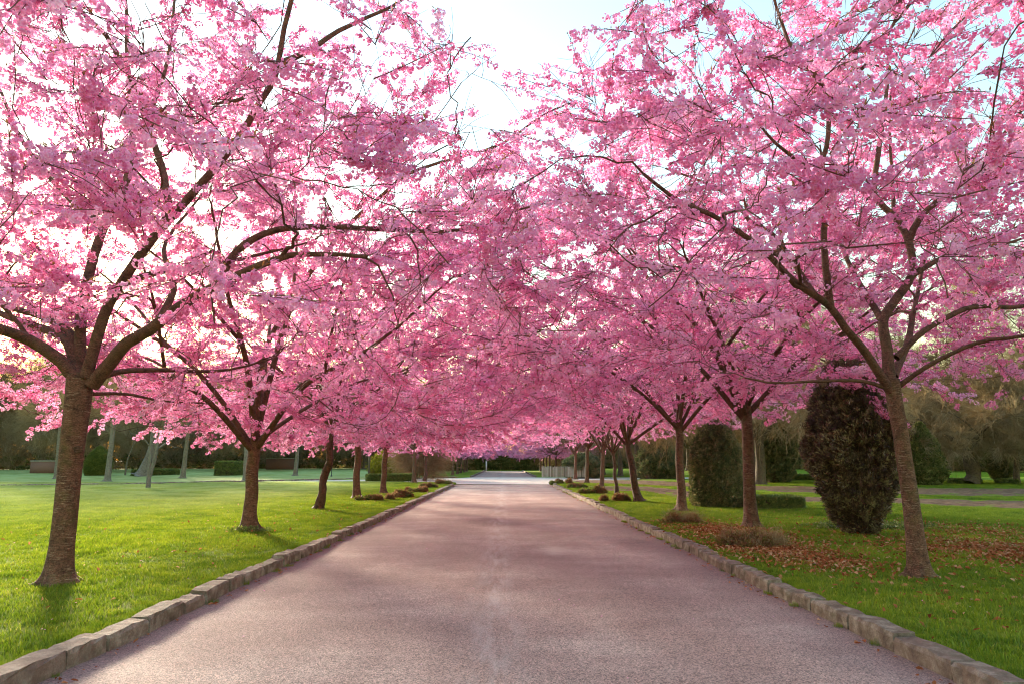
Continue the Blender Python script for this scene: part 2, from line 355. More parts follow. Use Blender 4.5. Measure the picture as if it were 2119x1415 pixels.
def sheet(name, x0, x1, y0, y1, z, mat, nxx=2, nyy=20):
    mb = MB(); X, Y = np.meshgrid(np.linspace(x0, x1, nxx), np.linspace(y0, y1, nyy)); i, j = np.meshgrid(np.arange(nxx - 1), np.arange(nyy - 1)); a0 = (j * nxx + i).ravel()
    mb.add(np.stack([X, Y, np.full_like(X, z)], -1).reshape(-1, 3), np.stack([a0, a0 + 1, a0 + nxx + 1, a0 + nxx], 1))
    return tag(mb.obj(name, mat, bark=False), kind='structure')
sheet("road", XL - .1, XR + .1, -30, 50.5, 0, M['road'])
sheet("far_road", XL - .1, XR + .1, 73.0, 128, 0, M['road'])
mb = MB(); XX = np.unique(np.concatenate([NX, FX, np.linspace(-60, 30, 91)])); XX = XX[(XX > -160) & (XX < 90)]
V = np.concatenate([np.stack([XX, near_edge(XX) - .05, np.full(len(XX), .004)], 1), np.stack([XX, far_edge(XX) + .05, np.full(len(XX), .004)], 1)]); n_ = len(XX); a0 = np.arange(n_ - 1)
mb.add(V, np.stack([a0, a0 + 1, a0 + n_ + 1, a0 + n_], 1)); tag(mb.obj("crossing_road", M['gravel'], bark=False), kind='structure')

# kerb stones: a few shared rough blocks (unit length 1 along y, width .2, height .14 above road)
def stone_mesh(k):
    r_ = np.random.default_rng(100 + k); mb = MB()
    nyy = 6; prof = [(-.0, -.05), (.0, .105), (.018, .132), (.19, .138), (.21, .11), (.21, -.05)]
    V = []
    for iy in range(nyy):
        y = iy / (nyy - 1) - .5; e = 1 if iy in (0, nyy - 1) else 0
        for ip, (x, z) in enumerate(prof):
            jx, jz = r_.normal(0, .0055), r_.normal(0, .005)
            if e: z = z - (.008 if ip in (1, 2, 3, 4) else 0)
            V.append((x + jx, y * (1 if not e else .994) + (r_.normal(0, .004) if ip in (1, 2, 3) else 0), z + jz))
    Q = [(iy * 6 + a, iy * 6 + a + 1, (iy + 1) * 6 + a + 1, (iy + 1) * 6 + a) for iy in range(nyy - 1) for a in range(5)]
    e0 = nyy * 6 - 6
    Q += [(0, 5, 4, 1), (1, 4, 3, 2), (e0, e0 + 1, e0 + 4, e0 + 5), (e0 + 1, e0 + 2, e0 + 3, e0 + 4)]
    mb.add(V, Q); return mb.mesh("kerbstone", [M['stone']], smooth=False, bark=False)
stones = [stone_mesh(k) for k in range(12)]
def kerb(name, pts, lmin, lmax, side, wob=.012, label=None):
    """stones laid along a polyline; side=+1 puts the stone body to the left (-x) of the travel direction"""
    root = bpy.data.objects.new(name, None); col.objects.link(root); tag(root, label, None, None, 'structure')
    pts = np.array(pts, float); L = np.concatenate([[0], np.cumsum(np.linalg.norm(np.diff(pts, axis=0), axis=1))]); s = 0.
    dy = 0
    while s < L[-1] - .2:
        l = random.uniform(lmin, lmax); l = min(l, L[-1] - s)
        a = np.array([np.interp(s, L, pts[:, q]) for q in (0, 1)]); b = np.array([np.interp(s + l, L, pts[:, q]) for q in (0, 1)])
        d = b - a; ang = math.atan2(-d[0], d[1]) + random.gauss(0, wob); mid = (a + b) / 2
        o = part("kerbstone", random.choice(stones), root, (mid[0] , mid[1], random.gauss(-.005, .011)), (random.gauss(0, .012), random.gauss(0, .03), ang), (-side * random.uniform(.92, 1.08), max(.1, np.linalg.norm(d) - random.uniform(.015,.04)), random.uniform(1.04, 1.13)))
        s += l
    return root
yl = np.linspace(1.0, 50.5, 60)
kerb("left_kerb", [(XL + .03 * math.sin(y_ * 1.1) + .02 * math.sin(y_ * 3.1) - 3.2 * float(sst(46, 53, y_)) ** 2 * .5, y_) for y_ in yl], .5, .95, 1, .014)
kerb("right_kerb", [(XR + .03 * math.sin(y_ * .9 + 2) + .015 * math.sin(y_ * 2.7) + 3.2 * float(sst(46, 53, y_)) ** 2 * .5, y_) for y_ in yl], .4, .85, -1, .010)
kerb("far_left_kerb", [(XL, y_) for y_ in np.linspace(73.5, 127, 10)], .9, 1.3, 1, .01)
kerb("far_right_kerb", [(XR, y_) for y_ in np.linspace(73.5, 127, 10)], .9, 1.3, -1, .01)
kerb("side_path_kerb", [tuple(q) for q in far_kerb], .9, 1.5, 1, .006)

# ------------------------------------------------------------ small meshes for scattering
def tinted(mb, name, mats, tint, smooth=False):
    me = mb.mesh(name, mats, smooth, False)
    a = me.attributes.new("tint", 'FLOAT', 'POINT'); a.data.foreach_set("value", np.asarray(tint, np.float32)); return me
def rand_unit(r_, n):
    v = r_.normal(size=(n, 3)); return v / np.linalg.norm(v, axis=1)[:, None]
def spray_mesh(k, npom=8, length=.55):
    r_ = np.random.default_rng(500 + k); mb = MB(); tint = []
    t_ = np.linspace(0, 1, 7); sag = r_.uniform(-.05, .1)
    P = np.stack([t_ * length, r_.normal(0, .012, 7).cumsum() * .6, -sag * t_ ** 2 * length * 2], 1)
    mb.tube(P, np.linspace(.007, .003, 7), 3, 1); tint += [0] * len(mb.v[-1])
    for q in range(npom):
        t = .12 + .88 * (q + r_.uniform(-.3, .3)) / (npom - 1); t = min(max(t, 0), 1)
        base = np.array([np.interp(t, t_, P[:, z]) for z in range(3)])
        c_ = base + np.array([r_.normal(0, .012), r_.normal(0, .035), r_.uniform(-.07, .005)]); pr = r_.uniform(.038, .060)
        nf = r_.integers(14, 19)
        for n_ in rand_unit(r_, nf):
            fc = c_ + n_ * pr * r_.uniform(.6, 1.0); fr = r_.uniform(.0145, .0195)
            a = np.array([0, 0, 1.]) if abs(n_[2]) < .8 else np.array([1., 0, 0]); u = np.cross(n_, a); u /= np.linalg.norm(u); v = np.cross(n_, u)
            m_ = 6; ph = r_.uniform(0, 6)
            for e in range(m_):
                an = ph + e * 2 * math.pi / m_ * (1 if e < m_ else 1); dr = math.cos(an) * u + math.sin(an) * v; sd_ = -math.sin(an) * u + math.cos(an) * v
                lift = r_.uniform(-.2, .9); L_ = fr * r_.uniform(.8, 1.15); W_ = fr * .62
                tip = fc + dr * L_ + n_ * L_ * lift * .6
                V = [fc, fc + dr * L_ * .6 + sd_ * W_ + n_ * L_ * lift * .3, tip, fc + dr * L_ * .6 - sd_ * W_ + n_ * L_ * lift * .5]
                mb.add(V, [(0, 1, 2, 3)], mat=0); g = r_.uniform(-.15, .15); tint += [g, .45 + g, .8 + g, .45 + g]
        # stalks and bronze bud leaves
        for e in range(2):
            d = rand_unit(r_, 1)[0]; d[2] = abs(d[2]) * .8; p1 = base + d * r_.uniform(.03, .06); s_ = np.cross(d, [0, 0, 1.]); s_ = s_ / (np.linalg.norm(s_) + 1e-6) * .007
            mb.add([base, (base + p1) / 2 + s_, p1, (base + p1) / 2 - s_], [(0, 1, 2, 3)], mat=2); tint += [0, .3, .5, .3]
    return tinted(mb, "blossom_spray", [M['petal'], M['twig'], M['calyx']], tint)
gn_group("blossom_spray", [spray_mesh(k, npom=[8, 7, 9, 6, 8, 7][k], length=[.62, .56, .70, .46, .64, .54][k]) for k in range(6)])

def patch_mesh(k, n=330, size=.5, hh=(.03, .065)):
    r_ = np.random.default_rng(900 + k); mb = MB()
    x = r_.uniform(-.5, .5, (n, 2)) * size * 1.15; h = r_.uniform(*hh, n) * (.75 + .5 * np.sin(x[:, 0] * 9 + k) * np.cos(x[:, 1] * 8)); a = r_.uniform(0, 6.28, n); wd = r_.uniform(.0018, .0035, n)
    ln = r_.uniform(.2, .9, n); la = r_.uniform(0, 6.28, n)
    lx = np.cos(la) * ln * h; ly = np.sin(la) * ln * h; z = np.zeros(n) - .01
    b0 = np.stack([x[:, 0] - np.cos(a) * wd, x[:, 1] - np.sin(a) * wd, z], 1); b1 = np.stack([x[:, 0] + np.cos(a) * wd, x[:, 1] + np.sin(a) * wd, z], 1)
    m0 = np.stack([x[:, 0] - np.cos(a) * wd * .9 + lx * .35, x[:, 1] - np.sin(a) * wd * .9 + ly * .35, h * .6], 1); m1 = np.stack([x[:, 0] + np.cos(a) * wd * .9 + lx * .35, x[:, 1] + np.sin(a) * wd * .9 + ly * .35, h * .6], 1)
    tp = np.stack([x[:, 0] + lx, x[:, 1] + ly, h], 1)
    V = np.stack([b0, b1, m1, m0, tp], 1).reshape(-1, 3); b = np.arange(n)[:, None] * 5
    mb.add(V, b + np.array([[0, 1, 2, 3]]), b + np.array([[3, 2, 4]]))
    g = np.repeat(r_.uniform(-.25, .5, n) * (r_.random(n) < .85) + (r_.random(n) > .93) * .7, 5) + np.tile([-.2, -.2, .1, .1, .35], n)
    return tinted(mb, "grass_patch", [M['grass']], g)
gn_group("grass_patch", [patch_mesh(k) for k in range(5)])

def sprig_mesh(k, mat, n=10, L=.09, w_=.012, spread=.9, up_=.6, wood=None):
    r_ = np.random.default_rng(1300 + k); mb = MB(); tint = []
    for e in range(n):
        d = rand_unit(r_, 1)[0] * spread + np.array([0, 0, up_]); d /= np.linalg.norm(d); o = rand_unit(r_, 1)[0] * L * .5
        s_ = np.cross(d, rand_unit(r_, 1)[0]); s_ = s_ / (np.linalg.norm(s_) + 1e-6) * w_; l = L * r_.uniform(.6, 1.2)
        mb.add([o, o + d * l * .5 + s_, o + d * l, o + d * l * .5 - s_], [(0, 1, 2, 3)]); g = r_.uniform(-.2, .4); tint += [g - .2, g, g + .3, g]
    return tinted(mb, "sprig", [mat], tint)
gn_group("yew_sprig", [sprig_mesh(k, M['yew'], 14, .085, .009) for k in range(3)])
gn_group("brown_sprig", [sprig_mesh(k + 30, M['yewbrown'], 14, .085, .009, .7, .9) for k in range(3)])
gn_group("box_sprig", [sprig_mesh(k + 5, M['box'], 14, .05, .011) for k in range(3)])
gn_group("heather_sprig", [sprig_mesh(k + 9, M['heather'], 12, .09, .008, .8, .7) for k in range(3)])
gn_group("shrub_sprig", [sprig_mesh(k + 12, M['shrubgreen'], 12, .30, .06) for k in range(3)])
gn_group("forsythia_sprig", [sprig_mesh(k + 15, M['forsythia'], 10, .16, .02) for k in range(2)])
gn_group("tan_sprig", [sprig_mesh(k + 17, M['tan'], 10, .25, .01, .5, 1.) for k in range(2)])
def leaf_mesh(k):
    r_ = np.random.default_rng(1700 + k); mb = MB(); L = .045; c_ = r_.uniform(.1, .5)
    V = [(-L, 0, 0), (-.3 * L, -.55 * L, c_ * L), (.6 * L, -.4 * L, c_ * L * 1.2), (1.1 * L, 0, .2 * L), (.6 * L, .4 * L, c_ * L), (-.3 * L, .55 * L, c_ * L * 1.3), (.2 * L, 0, 0)]
    mb.add(V, None, [(0, 1, 6), (1, 2, 6), (2, 3, 6), (3, 4, 6), (4, 5, 6), (5, 0, 6)])
    return tinted(mb, "dry_leaf", [M['litter']], np.full(7, r_.uniform(-.2, .4)))
gn_group("dry_leaf", [leaf_mesh(k) for k in range(5)])
def twigfan_mesh(k, n=16, L=1.0, r=.006, sp=.7):
    """a fan of bare twigs growing along +z, for shrubs and bare crowns"""
    r_ = np.random.default_rng(2100 + k); mb = MB(); tint = []
    for e in range(n):
        d = rand_unit(r_, 1)[0] * sp + np.array([0, 0, 1.]); d /= np.linalg.norm(d); P = [np.zeros(3)]; q = d.copy()
        st = L * r_.uniform(.12, .25)
        for s_ in range(5): q = q + r_.normal(0, .22, 3); q /= np.linalg.norm(q); P.append(P[-1] + q * st)
        mb.tube(P, np.linspace(r, r * .35, 6), 3); tint += [r_.uniform(-.2, .4)] * len(mb.v[-1])
        for b in range(2):
            i = r_.integers(2, 5); q2 = q + r_.normal(0, .7, 3); q2 /= np.linalg.norm(q2); mb.tube([P[i], P[i] + q2 * st * .8, P[i] + q2 * st * 1.5 + r_.normal(0, .1, 3) * st], [r * .5, r * .35, r * .25], 3); tint += [.2] * len(mb.v[-1])
    return tinted(mb, "twig_fan", [M['twiggy']], tint)
gn_group("twig_fan", [twigfan_mesh(k) for k in range(4)])
gn_group("coarse_twig_fan", [twigfan_mesh(k + 9, 20, 2.2, .014, .8) for k in range(4)])

# ------------------------------------------------------------ skeleton tools
def crom(P, step=.15):
    """Catmull-Rom resample"""
    P = np.asarray(P, float); Q = np.vstack([2 * P[0] - P[1], P, 2 * P[-1] - P[-2]]); out = []
    for i in range(1, len(Q) - 2):
        n = max(2, int(np.linalg.norm(Q[i+1] - Q[i]) / step)); t = np.linspace(0, 1, n, endpoint=False)[:, None]
        out.append(.5 * ((2 * Q[i]) + (-Q[i-1] + Q[i+1]) * t + (2 * Q[i-1] - 5 * Q[i] + 4 * Q[i+1] - Q[i+2]) * t ** 2 + (-Q[i-1] + 3 * Q[i] - 3 * Q[i+1] + Q[i+2]) * t ** 3))
    out.append(P[-1:]); return np.vstack(out)
class Skel:
    def __init__(s): s.p = []; s.d = []; s.r = []; s.l = []; s.k = []
    def add(s, P, rad, l0, k):
        T = np.gradient(P, axis=0); T /= np.linalg.norm(T, axis=1)[:, None] + 1e-9
        L = l0 + np.concatenate([[0], np.cumsum(np.linalg.norm(np.diff(P, axis=0), axis=1))])
        s.p.append(P); s.d.append(T); s.r.append(rad); s.l.append(L); s.k.append(np.full(len(P), k))
    def arr(s): return [np.concatenate(a) for a in (s.p, s.d, s.r, s.l, s.k)]
def connect(sk, targets, r_, rmax, kr, tip, pathw, nseg, wob, maxlen, add=True, batch=12):
    out = []
    for b in range(0, len(targets), batch):
        p, d, r, l, k = sk.arr(); tg = targets[b:b + batch]
        for t in tg:
            v = t - p; dist = np.linalg.norm(v, axis=1)
            al = (v * d).sum(1) / (dist + 1e-6)
            cost = dist * (1.25 - .35 * al) + pathw * l
            i = int(np.argmin(cost)); L = dist[i]
            if L < (.12 if rmax < .02 else .5): continue
            e = t
            if L > maxlen: e = p[i] + v[i] * maxlen / L; L = maxlen
            c1 = p[i] + d[i] * L * .38 + np.array([0, 0, .06 * L])
            tt = np.linspace(0, 1, nseg)[:, None]
            P = (1 - tt) ** 2 * p[i] + 2 * tt * (1 - tt) * c1 + tt ** 2 * e
            P[1:-1] += r_.normal(0, wob * L, (nseg - 2, 3))
            r0 = min(r[i] * .72, kr * L + tip, rmax); rad = np.linspace(r0, tip, nseg) ** 1.0
            out.append((P, rad, int(k[i]), L)); 
            if add: sk.add(P[1:], rad[1:], l[i] + .05, k[i])
    return out
def bark_disp(seed, amp, gn=0.):
    r_ = np.random.default_rng(seed); ph = r_.uniform(0, 6, 8)
    def f(a, L, rr):
        o = 1 + amp * (.5 * np.sin(2 * a + ph[0] + L * .9) + .35 * np.sin(3 * a + ph[1] - L * 1.7) + .3 * np.sin(5 * a + ph[2] + L * 3) + .18 * np.sin(9 * a + ph[3] + L * 2.2) + .25 * np.sin(L * 5 + ph[4] + a))
        if gn: o = o + gn * (np.maximum(0, np.sin(L * 3.3 + ph[5] + a)) ** 3 + .5 * np.sin(7 * a + L * 6 + ph[6]) * np.sin(L * 9 + ph[7]))
        return o
    return f
def trunk_part(root, P, rad, name="trunk", mat='bark', seed=0, amp=.05, gn=0., n=28, flare=.22):
    P = crom(P, .06); L = np.concatenate([[0], np.cumsum(np.linalg.norm(np.diff(P, axis=0), axis=1))])
    r = np.interp(L / L[-1], np.linspace(0, 1, len(rad)), rad)
    fl = flare * np.exp(-L / .16)
    ds = bark_disp(seed, amp, gn)
    def disp(a, LL, rr):
        f_ = np.exp(-LL / .2); return ds(a, LL, rr) * (1 + flare * np.exp(-LL / .16) * (1 + .6 * np.sin(5 * a + seed) + .3 * np.sin(8 * a + 2 * seed)) + .38 * np.exp(-LL / .055) * (.5 + np.maximum(0, np.sin(5 * a + seed)) * 1.2 + .4 * np.sin(9 * a)))
    P = P.copy(); mb = MB(); mb.tube(P, r, n, 0, True, disp)
    return mb.obj(name, M[mat], root), P, r

def cherry(root, seed, trunkP, trunk_r, limbs, env, nsec=80, nter=430, nspray=4.0, mat='bark', amp=.05, gn=0., detail=1, center_gap=None):
    """trunkP: local polyline; limbs: list of (local polyline, r0, r1, limb id); env: function(rng,n)->targets"""
    r_ = np.random.default_rng(seed)
    tr, TP, TR = trunk_part(root, trunkP, trunk_r, mat=mat, seed=seed, amp=amp, gn=gn, n=28 if detail else 16)
    sk = Skel(); nl = max(k for *_, k in limbs) + 1; mbs = [MB() for _ in range(nl)]
    for P, r0, r1, k in limbs:
        P = np.array([np.asarray(q, float) for q in P])
        if sk.p:
            pa = np.concatenate(sk.p); dd = np.linalg.norm(pa - P[0], axis=1)
            if np.linalg.norm(P[0] - TP[-1]) > .35 and dd.min() < 1.2: P[0] = pa[int(np.argmin(dd))]
        P = crom(P, .14); n = len(P); P[1:] += r_.normal(0, .010, (n - 1, 3)).cumsum(0) * np.linspace(0, 1, n - 1)[:, None] * .6
        t = np.linspace(0, 1, n); rad = r1 + (r0 - r1) * (1 - t) ** 1.1
        col_ = 1 + .18 * np.exp(-t * n * .14 / .12) ; 
        mbs[k].tube(P, rad * col_, 12 if r0 > .05 else 8, 0, True, bark_disp(seed + k * 7 + n, .06), off=2.)
        sk.add(P, rad, np.linalg.norm(P[0] - TP[-1]), k)
    tg = env(r_, nsec); tg = tg[np.argsort(np.linalg.norm(tg - TP[-1], axis=1))]
    for P, rad, k, L in connect(sk, tg, r_, .05, .014, .007, .22, 9, .018, 3.2): mbs[k].tube(P, rad, 6)
    for m_ in mbs:
        if m_.n: m_.obj("limb", M['limb'], root)
    tg = env(r_, nter); tg = tg[np.argsort(np.linalg.norm(tg - TP[-1], axis=1))]
    ter = connect(sk, tg, r_, .012, .006, .003, .06, 6, .03, 1.7)
    tw = MB(); SP = []; SR = []; SS = []
    for P, rad, k, L in ter:
        tw.tube(P, rad, 3)
        for q in range(4):
            i = r_.integers(1, len(P) - 1); d = P[i + 1] - P[i]; d = d / np.linalg.norm(d) + r_.normal(0, .55, 3) * [1, 1, .5]; d /= np.linalg.norm(d); Q = [P[i]]; st = r_.uniform(.10, .2)
            for e in range(4): d = d + r_.normal(0, .2, 3); d /= np.linalg.norm(d); Q.append(Q[-1] + d * st)
            tw.tube(Q, np.linspace(.005, .0022, 5), 3)
        ns = r_.poisson(nspray * min(1.3, .45 + L * .6)); 
        for q in range(max(ns, 1)):
            t = 1. if q == 0 else r_.uniform(.15, 1) ; f = t * (len(P) - 1); i = min(int(f), len(P) - 2); pos = P[i] + (P[i+1] - P[i]) * (f - i)
            d = P[i+1] - P[i]; yaw = math.atan2(d[1], d[0]) + (r_.normal(0, .25) if q == 0 else r_.choice([-1, 1]) * r_.uniform(.3, 1.2))
            el = math.atan2(d[2], math.hypot(d[0], d[1])) * .5 + r_.normal(.0, .17)
            SP.append(pos); SR.append((r_.normal(0, .25), -el, yaw)); SS.append(r_.uniform(.72, 1.2))
    # sprays directly on the secondary branches, sparse
    p, d, r, l, k = sk.arr()
    o = tw.obj("twigs", M['twig'], root, bark=False); tag(o, kind='stuff')
    b = scatter("blossoms", "blossom_spray", SP, SR, SS, root)
    return len(SP)

def envelope(fork, Rr, H, rim=.0, cx=0., cy=0., low=2.15, squash=1., void=.5, sk=.62, pw=3.0, bb=1.15):
    def f(r_, n):
        out = []
        while len(out) < n:
            a = r_.uniform(0, 2 * math.pi); q = math.sqrt(r_.uniform(.01, 1)); rho = Rr * q
            zl = fork + void - (fork + void - low) * min(1, (q / sk)) ** 1.2; zt = fork + .6 + (H - fork - .6) * math.sqrt(max(0, 1 - q ** pw)) + .5 * q; zl += .9 * max(0, (q - .7) / .3) ** 1.4
            z = zl + (zt - zl) * r_.beta(bb, 1.3); out.append((cx + rho * math.cos(a), cy + rho * math.sin(a) * squash, z))
        return np.array(out)
    return f
def generic_limbs(r_, top, fork, Rr, H, n=7, r0=.085):
    out = []; a0 = r_.uniform(0, 6.28)
    for k in range(n):
        a = a0 + k * 2 * math.pi / n + r_.normal(0, .2); hi = r_.uniform(.25, 1) if k % 2 else r_.uniform(0, .4)
        rho = Rr * (.82 - .38 * hi); z = fork + .9 + (H - fork) * (.15 + .55 * hi)
        s = np.array([top[0], top[1], top[2] - r_.uniform(.05, .5)]); e = np.array([top[0] + math.cos(a) * rho, top[1] + math.sin(a) * rho, z])
        c1 = s + np.array([math.cos(a) * rho * .28, math.sin(a) * rho * .28, (z - s[2]) * .42]); c2 = s + (e - s) * .66 + np.array([0, 0, .22 + r_.normal(0, .15)]) + r_.normal(0, .15, 3)
        out.append(([s, c1, c2, e], r0 * r_.uniform(.75, 1.1), .018, k))
        # one fork on each limb
        b = a + r_.choice([-1, 1]) * r_.uniform(.35, .6); m_ = c1 + (c2 - c1) * .3; e2 = np.array([top[0] + math.cos(b) * rho * .95, top[1] + math.sin(b) * rho * .95, z + r_.uniform(-.5, .9)])
        out.append(([m_, m_ + (e2 - m_) * .5 + np.array([0, 0, .2]), e2], r0 * .55, .014, k))
    s = np.array(top) - [0, 0, .1]; e = s + np.array([r_.normal(0, 1.1), r_.normal(0, 1.1), (H - fork) * .75])
    out.append(([s, s + (e - s) * .3 + r_.normal(0, .22, 3) * [1, 1, 0], s + (e - s) * .62 + r_.normal(0, .3, 3) * [1, 1, 0], e], r0 * 1.05, .02, n))
    return out
ROW_L = "cherry trees in the row left of the road"; ROW_R = "cherry trees in the row right of the road"

# --- hero tree, left
B = ground(122, 1207); Y0 = B[1]
def loc(px, py, dy=0.): return at(px, py, Y0 + dy) - B
root = empty("cherry_tree", B, "nearest cherry tree left of the road, thick trunk forking into broad sunlit limbs", "tree", ROW_L)
limbs = [
 ([loc(166,800), loc(130,750,-.1), loc(60,703,-.3), loc(0,682,-.6), loc(-90,640,-1.0), loc(-190,560,-1.4), loc(-280,500,-1.6)], .088, .03, 0),
 ([loc(158,770), loc(141,712,.1), loc(105,686,.3), loc(0,648,.8), loc(-80,600,1.3), loc(-150,500,1.9)], .065, .02, 1),
 ([loc(162,720,.1), loc(145,688,.2), loc(85,655,.6), loc(0,626,1.3), loc(-60,560,2.0), loc(-90,430,2.6)], .055, .02, 2),
 ([loc(166,775,.05), loc(168,650,.15), loc(190,550,.3), loc(216,470,.4), loc(243,420,.5), loc(268,350,.6), loc(272,260,.7), loc(262,170,.8), loc(255,60,1), loc(250,-60,1.1)], .078, .02, 3),
 ([loc(216,470,.4), loc(150,420,.8), loc(50,300,1.3), loc(0,190,1.6), loc(-60,60,1.8)], .045, .016, 3),
 ([loc(178,780,-.05), loc(216,650,-.15), loc(248,590,-.2), loc(300,513,-.3), loc(352,450,-.4), loc(398,400,-.5), loc(458,331,-.6), loc(500,275,-.7), loc(538,212,-.9), loc(570,160,-1), loc(590,64,-1.2), loc(606,0,-1.3), loc(630,-100,-1.5)], .076, .025, 4),
 ([loc(357,447,-.4), loc(343,390,-.3), loc(336,345,-.2), loc(304,254,-.2), loc(288,190,-.3), loc(254,136,-.4), loc(222,78,-.6), loc(155,10,-.8), loc(110,-90,-1)], .055, .02, 4),
 ([loc(304,254,-.2), loc(330,180,0), loc(352,80,.2), loc(356,-60,.5)], .035, .014, 4),
 ([loc(588,130,-1.05), loc(640,105,-1), loc(700,65,-.9), loc(797,21,-.7), loc(880,-30,-.6)], .04, .014, 4),
 ([loc(570,165,-1), loc(500,205,-.6), loc(440,218,-.3), loc(376,228,0)], .03, .012, 4),
 ([loc(255,585,-.2), loc(330,563,.1), loc(424,552,.5), loc(520,530,1.0), loc(640,500,1.6)], .05, .014, 4),
 ([loc(190,795), loc(226,753,-.1), loc(261,711,-.2), loc(311,683,-.3), loc(346,654,-.4), loc(399,619,-.5), loc(470,584,-.7), loc(560,545,-.9), loc(640,530,-1.1), loc(760,535,-1.3)], .088, .022, 5),
 ([loc(445,598,-.6), loc(490,520,-.5), loc(572,476,-.4), loc(700,470,-.3), loc(880,478,-.1), loc(1005,466,.1), loc(1070,436,.2), loc(1140,418,.3)], .05, .014, 5),
 ([loc(335,660,-.3), loc(360,600,0), loc(352,560,.3), loc(345,500,.6), loc(420,400,1.2)], .05, .014, 5),
 ([loc(185,790,.1), loc(250,768,.5), loc(330,765,1.1), loc(460,765,1.9), loc(560,740,2.6)], .045, .016, 6),
 ([loc(180,815,.1), loc(260,815,.6), loc(340,830,1.3), loc(430,835,2.0)], .025, .010, 6),
]
envA = envelope(2.7, 5.8, 9.2, cx=.35, low=2.15, void=1.5, sk=.85, pw=2.4)
T0 = []
T0.append(cherry(root, 21, [loc(122,1207), loc(126,1150), loc(136,1060), loc(144,980), loc(152,900), loc(161,830), loc(166,775)], [.165, .142, .137, .135, .14, .152, .155], limbs, envA, 115, 640, 4.1, amp=.035))

mb = MB(); kc = loc(160, 929, -.142); a_ = np.linspace(0, 2 * math.pi, 13); mb.tube(np.stack([kc[0] + .045 * np.cos(a_), kc[1] + .012 * np.abs(np.cos(a_)), kc[2] + .034 * np.sin(a_)], 1), .014 + .004 * np.sin(a_ * 3), 6)
mb.tube([kc + [-.03, .02, 0], kc + [0, -.004, 0], kc + [.03, .02, 0]], [.012, .024, .012], 6); mb.obj("knot", M['bark_rough'], root)
mb = MB(); mb.tube([loc(133, 912, -.09), loc(134, 893, -.10), loc(139, 872, -.10), loc(142, 855, -.09)], [.008, .03, .026, .006], 7, 0, True, bark_disp(4, .3)); mb.obj("bark_scar", M['bark_rough'], root)
# --- hero tree, right
B = ground(1903, 1192); Y0 = B[1]
root = empty("cherry_tree", B, "nearest cherry tree right of the road, banded bark trunk leaning left", "tree", ROW_R)
limbs = [
 ([loc(1845,812), loc(1790,728,-.2), loc(1750,682,-.4), loc(1716,635,-.5), loc(1648,588,-.7), loc(1605,546,-.8), loc(1563,508,-.9), loc(1487,457,-1.1), loc(1402,415,-1.3), loc(1330,360,-1.5)], .066, .02, 0),
 ([loc(1722,640,-.5), loc(1707,537,-.6), loc(1703,448,-.7), loc(1694,376,-.8), loc(1711,300,-.9), loc(1727,205,-1), loc(1795,125,-1.1), loc(1850,40,-1.2), loc(1880,-60,-1.3)], .05, .018, 1),
 ([loc(1694,378,-.8), loc(1652,334,-1.0), loc(1610,300,-1.2), loc(1560,240,-1.4)], .035, .012, 1),
 ([loc(1727,205,-1), loc(1680,150,-1.2), loc(1640,100,-1.3), loc(1608,10,-1.5), loc(1600,-60,-1.6)], .035, .012, 1),
 ([loc(1690,608,-.55), loc(1648,554,-.4), loc(1597,482,-.2), loc(1554,457,0), loc(1520,414,.2), loc(1461,380,.5), loc(1380,350,.8)], .045, .014, 0),
 ([loc(1840,790), loc(1836,724,.05), loc(1828,665,.1), loc(1849,628,.15), loc(1887,571,.2), loc(1881,499,.3), loc(1851,444,.3), loc(1813,402,.3), loc(1821,313,.3), loc(1840,200,.4), loc(1850,100,.5)], .078, .02, 2),
 ([loc(1881,497,.3), loc(1906,448,.2), loc(1978,389,0), loc(2038,334,-.2), loc(2110,240,-.4), loc(2180,150,-.6)], .05, .014, 2),
 ([loc(1830,662,.1), loc(1800,622,.4), loc(1779,588,.7), loc(1745,520,1.1), loc(1720,420,1.6), loc(1700,300,2)], .05, .014, 3),
 ([loc(1889,571,.2), loc(1945,537,.3), loc(2021,512,.5), loc(2085,503,.8), loc(2180,480,1.0)], .045, .014, 2),
 ([loc(1849,444,.3), loc(1847,363,.5), loc(1843,300,.6), loc(1850,180,.8), loc(1900,60,1)], .03, .012, 2),
 ([loc(1855,740,.05), loc(1911,686,.1), loc(1978,648,.2), loc(2021,635,.3), loc(2114,635,.5), loc(2230,600,.8), loc(2330,560,1)], .045, .018, 4),
 ([loc(1858,800,0), loc(1919,758,-.3), loc(2021,711,-.6), loc(2119,698,-1.0), loc(2240,660,-1.4)], .035, .018, 5),
 ([loc(1840,805,0), loc(1783,788,-.1), loc(1682,788,-.3), loc(1605,792,-.4), loc(1540,780,-.6)], .03, .012, 6),
 ([loc(1848,780,.1), loc(1880,700,.9), loc(1900,600,1.8), loc(1930,450,2.6)], .06, .016, 7),
]
envB = envelope(2.75, 5.9, 9.2, cx=-.1, low=2.25, void=1.3, sk=.8, pw=2.4)
T0.append(cherry(root, 37, [loc(1903,1192), loc(1895,1120), loc(1885,1040), loc(1873,960), loc(1863,890), loc(1852,830), loc(1845,785)], [.135, .118, .108, .104, .10, .10, .105], limbs, envB, 125, 720, 4.3, amp=.03))

